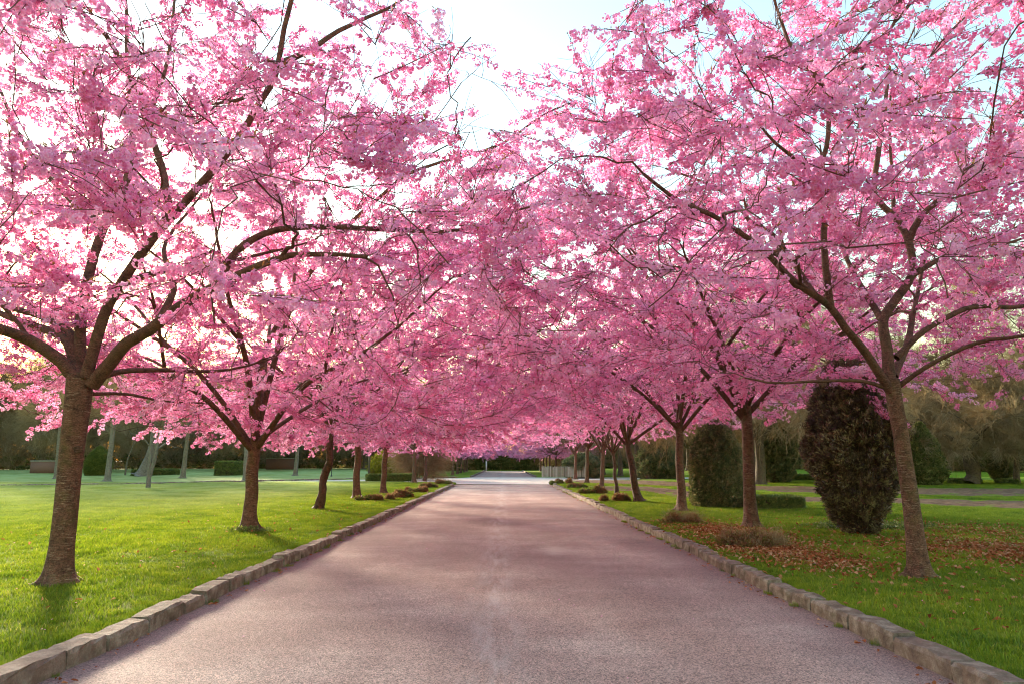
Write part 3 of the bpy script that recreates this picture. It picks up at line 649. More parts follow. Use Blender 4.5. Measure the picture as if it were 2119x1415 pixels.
# --- other trees, each with its own skeleton
specs = [  # base px, fork px, r at base/mid/fork, R, H, mat, gnarl, label, group
 ((516,1097),(529,905),(.23,.18,.17),6.4,10.2,'bark',0.0,"second cherry tree in the left row, straight trunk with green weeds at its foot",ROW_L),
 ((660,1053),(693,890),(.17,.15,.13),5.4,9.4,'bark_rough',.28,"third cherry tree in the left row, twisted dark knobbly trunk leaning right",ROW_L),
 ((738,1031),(739,905),(.22,.18,.17),5.8,9.2,'bark',0.02,"fourth cherry tree in the left row, straight pale brown trunk",ROW_L),
 ((793,1021),(799,918),(.20,.165,.15),5.6,9.0,'bark',0.02,"fifth cherry tree in the left row, trunk in front of the low box hedge",ROW_L),
 ((857,998.5),(858,925),(.20,.17,.16),5.6,9.0,'bark',0.0,"sixth cherry tree in the left row, trunk at right end of box hedge",ROW_L),
 ((878,993.5),(884,930),(.18,.16,.15),5.0,8.2,'bark_rough',.2,"seventh cherry tree in the left row, dark trunk among brown twigs",ROW_L),
 ((898,989),(903,932),(.18,.16,.15),5.2,8.6,'bark_rough',.2,"last left row cherry tree before the crossing, dark knotty trunk",ROW_L),
 ((1556,1091),(1541,830),(.215,.175,.16),6.4,10.2,'bark',0.0,"second cherry tree in the right row, trunk beside the rounded yew",ROW_R),
 ((1410,1056),(1404,868),(.20,.17,.16),5.8,9.9,'bark',0.0,"third cherry tree in the right row, smooth grey brown trunk left of rounded yew",ROW_R),
 ((1322,1038),(1298,905),(.20,.165,.14),5.4,8.6,'bark_rough',.06,"fourth cherry tree in the right row, trunk leaning strongly left",ROW_R),
 ((1277,1021),(1268,928),(.12,.10,.09),4.4,7.4,'bark_rough',.15,"fifth cherry tree in the right row, thin crooked trunk behind brown shrub",ROW_R),
 ((1245,1010),(1247,922),(.19,.155,.15),5.6,9.0,'bark',0.0,"sixth cherry tree in the right row, slim upright trunk",ROW_R),
 ((1214,999),(1217,922),(.20,.165,.15),5.6,9.0,'bark',0.0,"seventh cherry tree in the right row, trunk near the board fence end",ROW_R),
 ((1191,991),(1190,932),(.21,.17,.16),5.6,9.0,'bark',0.0,"eighth cherry tree in the right row, trunk in front of board fence",ROW_R),
]
built = {}
for i, (bp, fp, rr, Rr, H, mt, gn_, lab, grp) in enumerate(specs):
    B = ground(*bp); r_ = np.random.default_rng(300 + i)
    top = at(fp[0], fp[1], B[1]) - B; fork = top[2]
    root = empty("cherry_tree", B, lab, "tree", grp)
    nT = 6; t = np.linspace(0, 1, nT)[:, None]; TP = top * t; w_ = .025 + (.035 if gn_ > .1 else 0)
    TP[1:-1] += r_.normal(0, w_, (nT - 2, 3)) * [1, 1, 0]
    near = B[1] < 32
    gl = generic_limbs(r_, top, fork, Rr + .6, H, 8, rr[2] * .43)
    if i == 0:      # the long limb that reaches up over the road
        gl.append(([top, at(600, 640, B[1] - .4) - B, at(690, 500, B[1] - .9) - B, at(790, 402, B[1] - 1.4) - B, at(850, 357, B[1] - 1.7) - B, at(960, 325, B[1] - 2.0) - B, at(1040, 300, B[1] - 2.2) - B, at(1130, 240, B[1] - 2.4) - B, at(1190, 215, B[1] - 2.5) - B], .075, .018, 8))
    T0.append(cherry(root, 400 + i, TP, [rr[0] * .82, rr[1] * .80, rr[1] * .76, rr[1] * .74, rr[2] * .78, rr[2] * .8], gl,
           envelope(fork + .1, Rr + .6, H - .1, cx=((.9 if i in (0, 7) else .5) * (1 if grp == ROW_L else -1)), low=2.0 if grp == ROW_L else 2.75, void=0. if grp == ROW_L else .3, bb=.95 if grp == ROW_L else 1.1), 85 if near else 55, 520 if near else 330, (4.9 if B[1] < 19 else 3.8) if near else 3.1, mat=mt, amp=.05 + gn_ * .3, gn=gn_, detail=near))
    built[i] = root
print("sprays", T0)
def copy_tree(src, loc_, rz, sc, label, group):
    n = src.copy(); col.objects.link(n); n.location = loc_; n.rotation_euler = (0, 0, rz); n.scale = (sc, sc, sc); n['label'] = label; n['group'] = group
    for ch in list(src.children):
        c_ = ch.copy(); col.objects.link(c_); c_.parent = n
    return n
FARG = "cherry trees beyond the crossing"
far_specs = [(-5.9, 80, 3, 1.2, "first left cherry tree beyond the crossing, pale forked trunk"), (-5.9, 88, 4, 2.6, "second left cherry tree beyond the crossing, leaning brown trunk"),
 (-6.0, 96, 5, .4, "third left cherry tree beyond the crossing"), (-5.9, 104, 2, 4., "fourth left cherry tree beyond the crossing"), (-6.0, 113, 3, 5., "farthest left cherry tree beyond the crossing"),
 (6.0, 80, 3, 2., "first right cherry tree beyond the crossing, crown above board fence"), (5.8, 88, 4, 3.9, "second right cherry tree beyond the crossing"), (5.9, 96, 2, 2.4, "third right cherry tree beyond the crossing"),
 (5.9, 104, 5, 5.3, "fourth right cherry tree beyond the crossing"), (6., 113, 3, 4.4, "farthest right cherry tree beyond the crossing")]
for x, y, k, rz, lab in far_specs: copy_tree(built[k], (x, y, float(gz(x, y))), rz, random.uniform(.92, 1.03), lab, FARG)

# ------------------------------------------------------------ grass, litter
def in_soil(x, y): 
    return (x > 4.9) & (((y > soil_a0(x)) & (y < soil_a1(x))) | ((y > soil_b0(x)) & (y < soil_b1(x))))
def ln(pts):
    g_ = sorted([tuple(ground(*q)[:2]) for q in pts]); a = np.array(g_); return lambda x: np.interp(x, a[:, 0], a[:, 1])
soil_a0 = ln([(1330,1016),(1420,1030),(1560,1037),(1800,1040),(2119,1053),(2500,1060)])
soil_a1 = ln([(1330,1004),(1420,1014),(1560,1024),(1800,1028),(2119,1034),(2500,1040)])
soil_b0 = ln([(1200,999),(1330,1003),(1560,1018),(1800,1022),(2119,1027),(2500,1030)])
soil_b1 = ln([(1200,992),(1330,992),(1560,1004),(1800,1007),(2119,1010),(2500,1012)])
def soil_sheet(a0_, a1_, x0, x1, seed):
    mb = MB(); r_ = np.random.default_rng(seed); nX, nY = 160, 22; xs_ = np.linspace(x0, x1, nX); V = []
    for x in xs_:
        y0, y1 = a0_(x) + .5 * mnoise.noise(Vector((x * .9, 3., seed))), a1_(x) + .5 * mnoise.noise(Vector((x * .9, 9., seed)))
        for q in range(nY):
            y = y0 + (y1 - y0) * q / (nY - 1); e = math.sin(math.pi * q / (nY - 1)) ** .5
            V.append((x, y, float(gz(x, y)) - .03 + e * (.055 + .07 * mnoise.fractal(Vector((x * 1.3, y * 1.3, seed)), .9, 2., 4))))
    i, j = np.meshgrid(np.arange(nY - 1), np.arange(nX - 1)); a = (j * nY + i).ravel(); mb.add(V, np.stack([a, a + nY, a + nY + 1, a + 1], 1))
    tag(mb.obj("soil_strip", M['soil'], bark=False), kind='structure')
soil_sheet(soil_a0, soil_a1, 5.6, 26, 5); soil_sheet(soil_b0, soil_b1, 5.6, 32, 8)

def gpatches(x0, x1, y0, y1, dens, seed, smin=.9, smax=1.3, mask=None):
    r_ = np.random.default_rng(seed); st = dens ** -.5; gx, gy = np.meshgrid(np.arange(x0, x1, st), np.arange(y0, y1, st)); x = gx.ravel() + r_.uniform(-.35, .35, gx.size) * st; y = gy.ravel() + r_.uniform(-.35, .35, gx.size) * st
    u = (x * rt[0] + y * rt[1]) / np.maximum(.1, x * fh[0] + y * fh[1]); k = (np.abs(u) < .85 + 1.5 / np.maximum(y, 1)) & ~on_road(x, y, .52) & ~in_soil(x, y)
    if mask is not None: k &= mask(x, y)
    return x[k], y[k], r_.uniform(smin, smax, k.sum()), r_.uniform(0, 6.28, k.sum())
PX, PY, PS, PR = [], [], [], []
for a in ((-40, -3.5, 3.2, 24, 7.5, 1), (3.4, 36, 3.2, 24, 7.0, 2), (-60, -3.5, 24, 52, 5.0, 3, 1.2, 1.7), (3.4, 60, 24, 56, 5., 4, 1.2, 1.7)):
    x, y, s, r_a = gpatches(*a); PX.append(x); PY.append(y); PS.append(s); PR.append(r_a)
# narrow strips right behind the kerbs
for xx in (XL - .40, XR + .40, XL - .27, XR + .27):
    y = np.arange(3, 46, .22) + rng.uniform(-.1, .1, len(np.arange(3, 46, .22))); x = xx + rng.normal(0, .025, len(y)); PX.append(x); PY.append(y); PS.append(np.full(len(y), .33 if abs(xx) < 3.7 else .5)); PR.append(rng.uniform(0, 6.28, len(y)))
x, y, s, r_a = map(np.concatenate, (PX, PY, PS, PR)); n = len(x)
print("grass patches", n)
hs = .75 + .5 * np.array([mnoise.noise(Vector((a * .5, b * .5, 0))) + .5 for a, b in zip(x, y)]) * .9
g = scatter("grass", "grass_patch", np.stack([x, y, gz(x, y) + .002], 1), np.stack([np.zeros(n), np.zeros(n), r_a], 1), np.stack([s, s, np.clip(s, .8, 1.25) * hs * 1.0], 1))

def litter(name, spots, n_each, size, label=None):
    P = []
    for (cx, cy, sx, sy, n) in spots:
        P.append(np.stack([rng.normal(cx, sx, n), rng.normal(cy, sy, n)], 1))
    P = np.vstack(P); k = ~on_road(P[:, 0], P[:, 1], .1) | (P[:, 1] < -5); P = P[k]; n = len(P)
    return scatter(name, "dry_leaf", np.stack([P[:, 0], P[:, 1], gz(P[:, 0], P[:, 1]) + rng.uniform(.0, .055, n)], 1), rng.normal(0, .5, (n, 3)) + np.stack([np.zeros(n), np.zeros(n), rng.uniform(0, 6, n)], 1), rng.uniform(.4, .95, n) * size)
def gp(px, py): q = ground(px, py); return q[0], q[1]
a, b, c_, d, e = gp(1500, 1100), gp(1620, 1145), gp(2060, 1140), gp(2010, 1100), gp(1700, 1165)
litter("fallen_leaves", [(*a, .6, 1.3, 3300), (*b, .5, .9, 3300), (*c_, .9, 1.0, 3200), (*d, 1.3, 1.3, 1800), (*e, .3, .35, 250), (9, 12, 3.5, 4, 2200), (5.2, 10, .8, 3.5, 350), (-8, 14, 4, 6, 300), (-5, 22, 1.2, 8, 200)], 0, 1.0)
# litter lying in the gutters at the foot of the kerbs, and specks on the road
n = 620; y = rng.uniform(4.5, 48, n); sd_ = rng.choice([-1, 1], n); x = np.where(sd_ < 0, XL + .06 + np.abs(rng.normal(0, .09, n)), XR - .06 - np.abs(rng.normal(0, .09, n)))
scatter("gutter_leaves", "dry_leaf", np.stack([x, y, np.full(n, .012)], 1), rng.normal(0, .3, (n, 3)) + np.stack([np.zeros(n), np.zeros(n), rng.uniform(0, 6, n)], 1), rng.uniform(.25, .7, n))

_pm = leaf_mesh(21); _pm.materials[0] = M['petal']; gn_group("loose_petal", [_pm])
n = 900; y = rng.uniform(3.5, 40, n); x = rng.uniform(-12, 11, n); onr = (x > XL) & (x < XR); kk = ~((np.abs(x) > 3.2) & (np.abs(x) < 3.7)) & (~onr | (rng.random(n) < .45)); x, y, onr = x[kk], y[kk], onr[kk]; n = len(x)
scatter("fallen_petals", "loose_petal", np.stack([x, y, np.where(onr, .006, gz(x, y) + .05)], 1), rng.normal(0, .25, (n, 3)) + np.stack([np.zeros(n), np.zeros(n), rng.uniform(0, 6, n)], 1), rng.uniform(.16, .34, n))
n = 70; y = rng.uniform(5, 42, n); sd_ = rng.choice([-1, 1], n); x = np.where(sd_ < 0, XL + .02, XR - .02) + rng.normal(0, .02, n)
scatter("kerb_weeds", "grass_patch", np.stack([x, y, np.full(n, .002)], 1), np.stack([np.zeros(n), np.zeros(n), rng.uniform(0, 6, n)], 1), np.stack([rng.uniform(.12, .3, n)] * 2 + [rng.uniform(.5, 1.1, n)], 1))
# ------------------------------------------------------------ shrubs, topiary, hedges
def shell(shape, n, r_, thick=.25):
    """random points near the surface of a radial profile: shape(t)->radius for t in 0..1 of height; returns pts (unit height) and normals"""
    pass
def topiary(name, base, h, prof, n, key, size, label, group=None, thick=.18, cat="shrub", sx=1., sy=1., core=.8, seed=0, stems=False, rough=.05, leaders=0):
    """a clipped or loose evergreen: profile radius (m) against height, leaf sprigs in the outer layer over an inner mass"""
    r_ = np.random.default_rng(seed + 77); root = empty(name, base, label, cat, group)
    t_ = np.linspace(0, 1, len(prof)); prof = np.array(prof, float)
    # area weights
    tt = np.linspace(0, 1, 200); w_ = np.interp(tt, t_, prof) + .1; w_ = w_ / w_.sum(); t = r_.choice(tt, n, p=w_) + r_.uniform(-.004, .004, n); t = np.clip(t, 0, 1)
    a = r_.uniform(0, 6.2832, n); lump = 1 + rough * np.array([mnoise.noise(Vector((math.cos(p) * 2.2 + seed, math.sin(p) * 2.2, q * h * 1.6))) * 2 + .8 * mnoise.noise(Vector((math.cos(p) * 6, math.sin(p) * 6 + seed, q * h * 5))) for p, q in zip(a, t)])
    rr = np.interp(t, t_, prof) * lump * (1 - thick * r_.random(n) ** 1.6)
    P = np.stack([rr * np.cos(a) * sx, rr * np.sin(a) * sy, t * h], 1)
    el = r_.normal(.9, .4, n); scatter("foliage", key, P, np.stack([np.zeros(n), el, a], 1), r_.uniform(.7, 1.3, n) * size, root)
    if leaders:
        lp = []; 
        for _ in range(leaders):
            t0 = r_.uniform(.12, .97); a0 = r_.uniform(0, 6.28); r0 = float(np.interp(t0, t_, prof)) * r_.uniform(.86, 1.0); d = np.array([math.cos(a0) * .35, math.sin(a0) * .35, 1.]) + r_.normal(0, .15, 3); q0 = np.array([r0 * math.cos(a0), r0 * math.sin(a0), t0 * h]); ln_ = r_.uniform(.2, .55) * h / 4
            for e in np.linspace(0, 1, 9): lp.append(q0 + d * e * ln_ + r_.normal(0, .03 * (1.2 - e), 3))
        lp = np.array(lp); m2 = len(lp); scatter("leading_shoots", key, lp, np.stack([r_.normal(0, .3, m2), r_.normal(0, .3, m2), r_.uniform(0, 6.28, m2)], 1), r_.uniform(.5, .95, m2) * size, root)
    mb = MB(); m_ = 14; V = []; tv = np.linspace(0, 1, m_)
    mb.tube(np.stack([0 * tv, 0 * tv, tv * h * .97], 1), np.maximum(np.interp(tv, t_, prof) * core, .01), 14, 0, True, bark_disp(seed, rough * 1.2))
    o = mb.obj("light_block_core", M['core'], root, bark=False); o.scale = (sx, sy, 1)  # solid dark core added inside the foliage to block light
    return root
def px_base(px, py): return ground(px, py)
# right side
b = px_base(1487, 1047); s = b[1] / F * 1.0
topiary("topiary_yew", b, pxsize(172, b[1]), [pxsize(v, b[1]) for v in (46, 50, 52, 52, 51, 50, 47, 40, 27, 6)], 12000, "yew_sprig", .95, "tall rounded clipped dark yew between two cherry trunks on the right", seed=1, thick=.15, rough=.08, core=.86, leaders=60)
b = px_base(1780, 1104)
topiary("yew_bush", b, pxsize(350, b[1]), [pxsize(v, b[1]) for v in (24, 40, 56, 67, 74, 77, 76, 71, 64, 52, 34, 7)], 17000, "brown_sprig", 1.0, "large loose brown black yew behind the nearest right cherry trunk", seed=2, thick=.45, rough=.3, core=.62, leaders=420)
b = px_base(1607, 998)
topiary("yew_bush", b, pxsize(128, b[1]), [pxsize(v, b[1]) for v in (20, 34, 40, 43, 44, 42, 34, 10)], 6000, "yew_sprig", 1.8, "wide dark yew tree in the distance right of second right cherry trunk", seed=3, thick=.3, rough=.18, leaders=150)
b = px_base(1362, 989)
topiary("yew_bush", b, pxsize(88, b[1]), [pxsize(v, b[1]) for v in (36, 42, 42, 38, 30, 20, 8)], 6000, "yew_sprig", 2.2, "broad dark green yew bush behind the leaning cherry tree", seed=4, thick=.3, rough=.2, leaders=150)
b = px_base(1915, 1003)
topiary("evergreen_bush", b, pxsize(125, b[1]), [pxsize(v, b[1]) for v in (26, 34, 36, 34, 30, 24, 14, 3)], 5000, "shrub_sprig", .5, "olive green conical evergreen just right of nearest right trunk", seed=5, thick=.3, rough=.15)
b = px_base(2074, 998)
topiary("evergreen_bush", b, pxsize(66, b[1]), [pxsize(v, b[1]) for v in (6, 14, 19, 20, 17, 9, 2)], 2500, "yew_sprig", 2., "small dark vase shaped evergreen near the right edge", seed=6, thick=.3, rough=.12)
b = px_base(1207, 986)
topiary("dark_shrub", b, pxsize(46, b[1]), [pxsize(v, b[1]) for v in (30, 36, 38, 36, 28, 12)], 5000, "yew_sprig", 2.6, "dark rounded shrub behind the board fence", seed=7, thick=.3, rough=.12)
# left side
b = px_base(202, 981)
topiary("topiary_yew", b, pxsize(56, b[1]), [pxsize(v, b[1]) for v in (20, 22.5, 23, 22.5, 21, 17, 11, 2)], 6000, "box_sprig", 2.6, "egg shaped clipped green yew on the far left lawn", seed=8, thick=.08, rough=.02, core=.93)
def hedge(base0, base1, h, depth, n, label, key="box_sprig", size=1.2, grp="low clipped box hedges", seed=0, name="box_hedge"):
    base0 = np.array(base0); base1 = np.array(base1); r_ = np.random.default_rng(seed + 5); mid = (base0 + base1) / 2; root = empty(name, mid, label, "hedge", grp)
    d = (base1 - base0)[:2]; L = np.linalg.norm(d); ang = math.atan2(d[1], d[0]); root.rotation_euler = (0, 0, ang)
    A = [L * h, L * h, depth * h, depth * h, L * depth]; f = r_.choice(5, n, p=np.array(A) / sum(A)); u = r_.uniform(-.5, .5, n); v = r_.uniform(0, 1, n); P = np.zeros((n, 3)); j = r_.normal(0, .02, (n, 3))
    P[:, 0] = np.where(f < 2, u * L, np.where(f == 2, -L / 2, np.where(f == 3, L / 2, u * L))); P[:, 1] = np.where(f == 0, -depth / 2, np.where(f == 1, depth / 2, (v - .5) * depth)); P[:, 2] = np.where(f == 4, h, np.where(f < 2, v * h, (u + .5) * h))
    scatter("foliage", key, P + j, r_.uniform(0, 6, (n, 3)), r_.uniform(.7, 1.2, n) * size, root)
    mb = MB(); mb.box((-L / 2 + .03, -depth / 2 + .03, 0), (L / 2 - .03, depth / 2 - .03, h - .04)); mb.obj("light_block_core", M['core'], root, bark=False)  # solid dark box added inside the hedge to stop light passing through
    return root
def hedge_px(x0, x1, yb, ht, depth, n, label, **k):
    a, b = px_base(x0, yb), px_base(x1, yb); a[1] += depth / 2; b[1] += depth / 2
    return hedge(a, b, pxsize(ht, a[1]), depth, n, label, **k)
hedge_px(757, 853, 995, 13, 1.0, 5000, "long low box hedge behind the fifth and sixth left cherry trunks", seed=1, size=1.5)
hedge_px(275, 352, 979, 11, 1.6, 3500, "low box hedge around the pale leaning birch on the left lawn", seed=2, size=2.2)
hedge_px(455, 487, 980, 27, 2.0, 2600, "block of clipped hedge left of the second cherry trunk", seed=3, size=2.2)
hedge_px(489, 512, 980, 9, 1.5, 1000, "low step of hedge beside the clipped block", seed=4, size=2.2)
hedge_px(1565, 1668, 1053, 22, 1.1, 5000, "low box hedge beside the rounded yew, browned on top", seed=5, size=.95)
hedge_px(1638, 1690, 993, 10, 1.2, 1500, "small box hedge on the bright lawn left of the large yew", seed=6, size=2.)
hedge_px(1978, 2040, 1001, 9, 1.2, 1500, "low hedge left of the small evergreen at right", seed=7, size=1.6)
hedge_px(2082, 2112, 1001, 8, 1.2, 800, "short low hedge at the far right edge", seed=8, size=1.6)
# heather-like clumps
CL = "reddish low shrubs behind the kerbs"
clumps = [((1410,1082),34,14,"dead brown shrub at the foot of the third right cherry"), ((1275,1037),30,12,"brown shrub clump in front of the thin crooked right trunk"),
 ((1228,1021),26,13,"rusty heather clump beside the right kerb, middle of the bed"), ((1195,1009),18,9,"green brown clump further along the right kerb"), ((1162,1000),22,8,"reddish clump at the right kerb corner by the crossing"),
 ((1560,1130),80,22,"wide bed of dry brown stems in front of second right cherry"),
 ((838,1029),17,14,"dark red round clump beside the left kerb"), ((775,1034),36,8,"low brown creeping shrub at the foot of fourth left cherry"), ((812,1030),16,8,"small reddish plant right of fifth left trunk"),
 ((865,1018),24,8,"orange green heather clump along the left kerb"), ((892,1009),22,8,"yellow green heather clump near the left kerb end"), ((920,1001),18,7,"reddish clump at the left kerb corner by the crossing")]
for i, (bp, hw, hh, lab) in enumerate(clumps):
    b = px_base(*bp); rw = pxsize(hw, b[1]); hh_ = pxsize(hh, b[1]) * 1.0; r_ = np.random.default_rng(i + 600); n = int(500 + 900 * rw)
    root = empty("heather_clump" if i not in (0, 5) else "dry_shrub", b, lab, "shrub", CL)
    nb_ = int(5 + rw * 4); bc = np.stack([r_.uniform(-1, 1, nb_) * rw * .85, r_.uniform(-1, 1, nb_) * rw * .45], 1); bh = hh_ * r_.uniform(.35, 1.1, nb_); br = r_.uniform(.3, .6, nb_) * max(.3, hh_ * 1.1)
    w_ = r_.integers(0, nb_, n); a = r_.uniform(0, 6.28, n); q = np.sqrt(r_.random(n)); z = bh[w_] * (1 - q ** 2 * .7) * r_.uniform(.05, 1.15, n)
    P = np.stack([bc[w_, 0] + q * br[w_] * np.cos(a), bc[w_, 1] + q * br[w_] * np.sin(a), z], 1); sz = r_.uniform(.6, 1.4, n) * (1.0 if b[1] < 25 else 1.3)
    gsel = (bh[w_] + r_.normal(0, .15, n) * hh_) < hh_ * (.62 if i > 1 and i != 5 else .3); rot_ = np.stack([r_.normal(0, .5, n), r_.normal(0, .5, n), a], 1)
    scatter("foliage", "heather_sprig", P[~gsel], rot_[~gsel], sz[~gsel], root); scatter("green_shoots", "box_sprig", P[gsel], rot_[gsel], sz[gsel] * 1.4, root)
    if i in (0, 5):
        m_ = 60; a = r_.uniform(0, 6.28, m_); q = np.sqrt(r_.random(m_)); scatter("stems", "twig_fan", np.stack([q * rw * np.cos(a), q * rw * .5 * np.sin(a), 0 * a], 1), r_.normal(0, .3, (m_, 3)), r_.uniform(.2, .4, m_), root)
# weeds at the foot of trees
for (bp, lab, n, sp) in (((516,1100), "tuft of dark green weeds at the foot of the second left cherry", 60, .16), ((1800,1092), "patch of dark green leaves right of the large yew base", 500, .45)):
    b = px_base(*bp); o = scatter("weeds", "box_sprig", np.stack([rng.normal(0, sp * 1.4, n), rng.normal(-.05, sp * .7, n), rng.uniform(.02, .1, n)], 1), rng.uniform(-.6, .6, (n, 3)), rng.uniform(.7, 1.4, n)); o.location = tuple(b); 

# ------------------------------------------------------------ background trees (bare), woodland
def bare_tree(name, base, trunkP, rad, fork, Rr, H, label, group, seed, mat='barkold', nter=160, fan="twig_fan", fsize=1., nl=6, cat="tree", low=None, drop=0.):
    r_ = np.random.default_rng(seed); root = empty(name, base, label, cat, group)
    tr, TP, TR = trunk_part(root, trunkP, rad, mat=mat, seed=seed, amp=.05, n=14)
    top = TP[-1]; mb = MB(); sk = Skel()
    for P, r0, r1, k in generic_limbs(r_, top, fork, Rr, H, nl, rad[-1] * .6):
        P = crom(P, .3); rr = np.linspace(r0, r1, len(P)); mb.tube(P, rr, 6); sk.add(P, rr, 0, 0)
    tg = envelope(fork, Rr, H, low=low or fork - .2)(r_, nter); tg = tg[np.argsort(np.linalg.norm(tg - top, axis=1))]
    con = connect(sk, tg, r_, .05, .012, .008, .15, 6, .03, 3.)
    for P, rr, k, L in con: mb.tube(P, rr, 4)
    mb.obj("limbs", M[mat], root)
    P = []; D = []
    for Pp, rr, k, L in con:
        for q in range(3):
            i = r_.integers(1, len(Pp)); d = Pp[-1] - Pp[i - 1]; d = d / (np.linalg.norm(d) + 1e-6) + np.array([0, 0, -drop]); yaw = math.atan2(d[1], d[0]); el = math.pi / 2 - math.atan2(d[2], math.hypot(d[0], d[1])); P.append(Pp[i]); D.append((0, el, yaw))
    n = len(P); scatter("twigs", fan, P, np.array(D) + r_.normal(0, .3, (n, 3)), r_.uniform(.7, 1.2, n) * fsize, root)
    return root
BT = "bare trees beyond the lawns"
def tb(px, py, Y=None): return ground(px, py)
pale = [((222,995),(238,850),4.0,"leaning pale slim trunk right of the egg shaped topiary"), ((378,988),(392,870),4.5,"pale slim trunk on the left lawn, midway between first and second cherry"),
        ((611,982),(619,895),4.5,"pale trunk standing by the side path kerb, left of the twisted cherry"), ((508,993),(512,870),4.,"pale grey trunk just behind the second left cherry trunk"), ((117,990),(126,870),4., "pale trunk mostly hidden behind the nearest left cherry")]
for i, (bp, fp, Rr, lab) in enumerate(pale):
    b = ground(*bp); top = at(fp[0], fp[1], b[1]) - b
    bare_tree("slim_tree", b, [top * t for t in (0, .35, .7, 1)], [.24, .19, .17, .14], top[2], Rr, top[2] + 5, lab, "pale slim trunks along the side path", 800 + i, mat='pale', nter=90, fan="coarse_twig_fan", fsize=.5)
# multi-stem small tree
b = ground(306, 1010); root = empty("small_tree", b, "small bare pale tree with two crossing stems in front of the side path", "tree")
mb = MB()
def lb(px, py, dy=0): return at(px, py, b[1] + dy) - b
for P, r0, r1 in (([lb(306,1010), lb(310,960), lb(313,915), lb(318,880), lb(330,840)], .13, .05), ([lb(309,985), lb(320,950), lb(328,910), lb(345,870), lb(350,830)], .11, .04), ([lb(322,930), lb(345,915,.2), lb(375,893,.4), (lb(395,870,.5))], .05, .02),
        ([lb(312,925), lb(295,905,-.3), lb(270,895,-.5)], .035, .012), ([lb(345,915,.2), lb(365,925,.3), lb(385,905,.5)], .02, .008)):
    P = crom(P, .1); mb.tube(P, np.linspace(r0, r1, len(P)), 10, 0, True, bark_disp(3, .08))
mb.obj("trunk", M['pale'], root)
# leaning birch base
b = ground(305, 980); top = at(330, 870, b[1]) - b
bare_tree("birch_tree", b, [top * t + np.array([-.35 * (1 - t) ** 3, 0, 0]) for t in (0, .2, .5, 1)], [.75, .5, .36, .28], top[2], 5, top[2] + 6, "white barked birch with thick base inside the low hedge", BT, 820, mat='birch', nter=110, fan="coarse_twig_fan", fsize=.6, drop=1.2)
b = ground(259, 980)
mb = MB(); root = empty("sapling", b, "thin crooked sapling between topiary and birch", "tree")
for P, r0 in (([(0, 0, 0), (.1, 0, 1.5), (.5, 0, 3.), (.9, 0, 5.2)], .11), ([(.5, 0, 3.), (1.4, .2, 4.2), (2.6, .3, 5.2)], .06), ([(.6, 0, 3.4), (0, 0, 4.6)], .05)):
    P = crom(P, .3); mb.tube(P, np.linspace(r0, .03, len(P)), 6)
mb.obj("trunk", M['pale'], root)
# gnarled bare tree right
b = ground(2010, 1001); top = at(2003, 925, b[1]) - b
bare_tree("gnarled_tree", b, [top * t + np.array([.35 * math.sin(t * 5), 0, 0]) * (1 - t) for t in (0, .25, .5, .75, 1)], [.5, .42, .45, .34, .3], top[2], 6.5, top[2] + 4.5, "gnarled bare spreading tree with swollen pale trunk at right", BT, 830, nter=200, fan="coarse_twig_fan", fsize=.6, low=top[2] - 1.)
b = ground(2104, 1000); top = at(2103, 925, b[1]) - b
bare_tree("slim_tree", b, [top * t for t in (0, .5, 1)], [.22, .17, .15], top[2], 4, top[2] + 5, "slender upright bare tree at the right edge", BT, 831, nter=100, fan="coarse_twig_fan", fsize=.6)
big = [(17, 46, 11, 15, "tall bare tree with spreading crown far right behind the yew"), (30, 60, 9, 16, "tall bare tree behind the gnarled tree at right"), (38, 48, 9, 17, "tall bare tree rising at the right edge"), (11, 78, 7, 12, "bare tree behind the broad yew bush"),
       (-33, 92, 8, 12, "bare tree behind egg shaped topiary"), (-50, 85, 9, 13, "bare tree at the far left edge"), (-20, 100, 8, 12, "brown bare tree behind the clipped hedge block"), (24, 90, 9, 14, "distant bare tree between the yews at right")]
for i, (x, y, Rr, H, lab) in enumerate(big):
    z = float(gz(x, y)); H *= 1.0; fork = 3.2
    bare_tree("bare_tree", (x, y, z), [(0, 0, 0), (.1, 0, 1.5), (.05, 0, fork)], [.38, .3, .28], fork, Rr * .8, H, lab, BT, 840 + i, nter=330, fan="coarse_twig_fan", fsize=.9, nl=8)
# side-row trunks seen through the right row
for i, (bp, fp, lab) in enumerate((((1322,988),(1316,913),"slim tree behind the leaning cherry, on the bare soil edge"), ((1284,984),(1283,930),"dark slim trunk on the bright lawn behind the right row"))):
    b = ground(*bp); top = at(fp[0], fp[1], b[1]) - b
    bare_tree("slim_tree", b, [top * t for t in (0, .5, 1)], [.28, .22, .2], top[2], 4, top[2] + 4, lab, BT, 870 + i, nter=90, fan="coarse_twig_fan", fsize=.6)

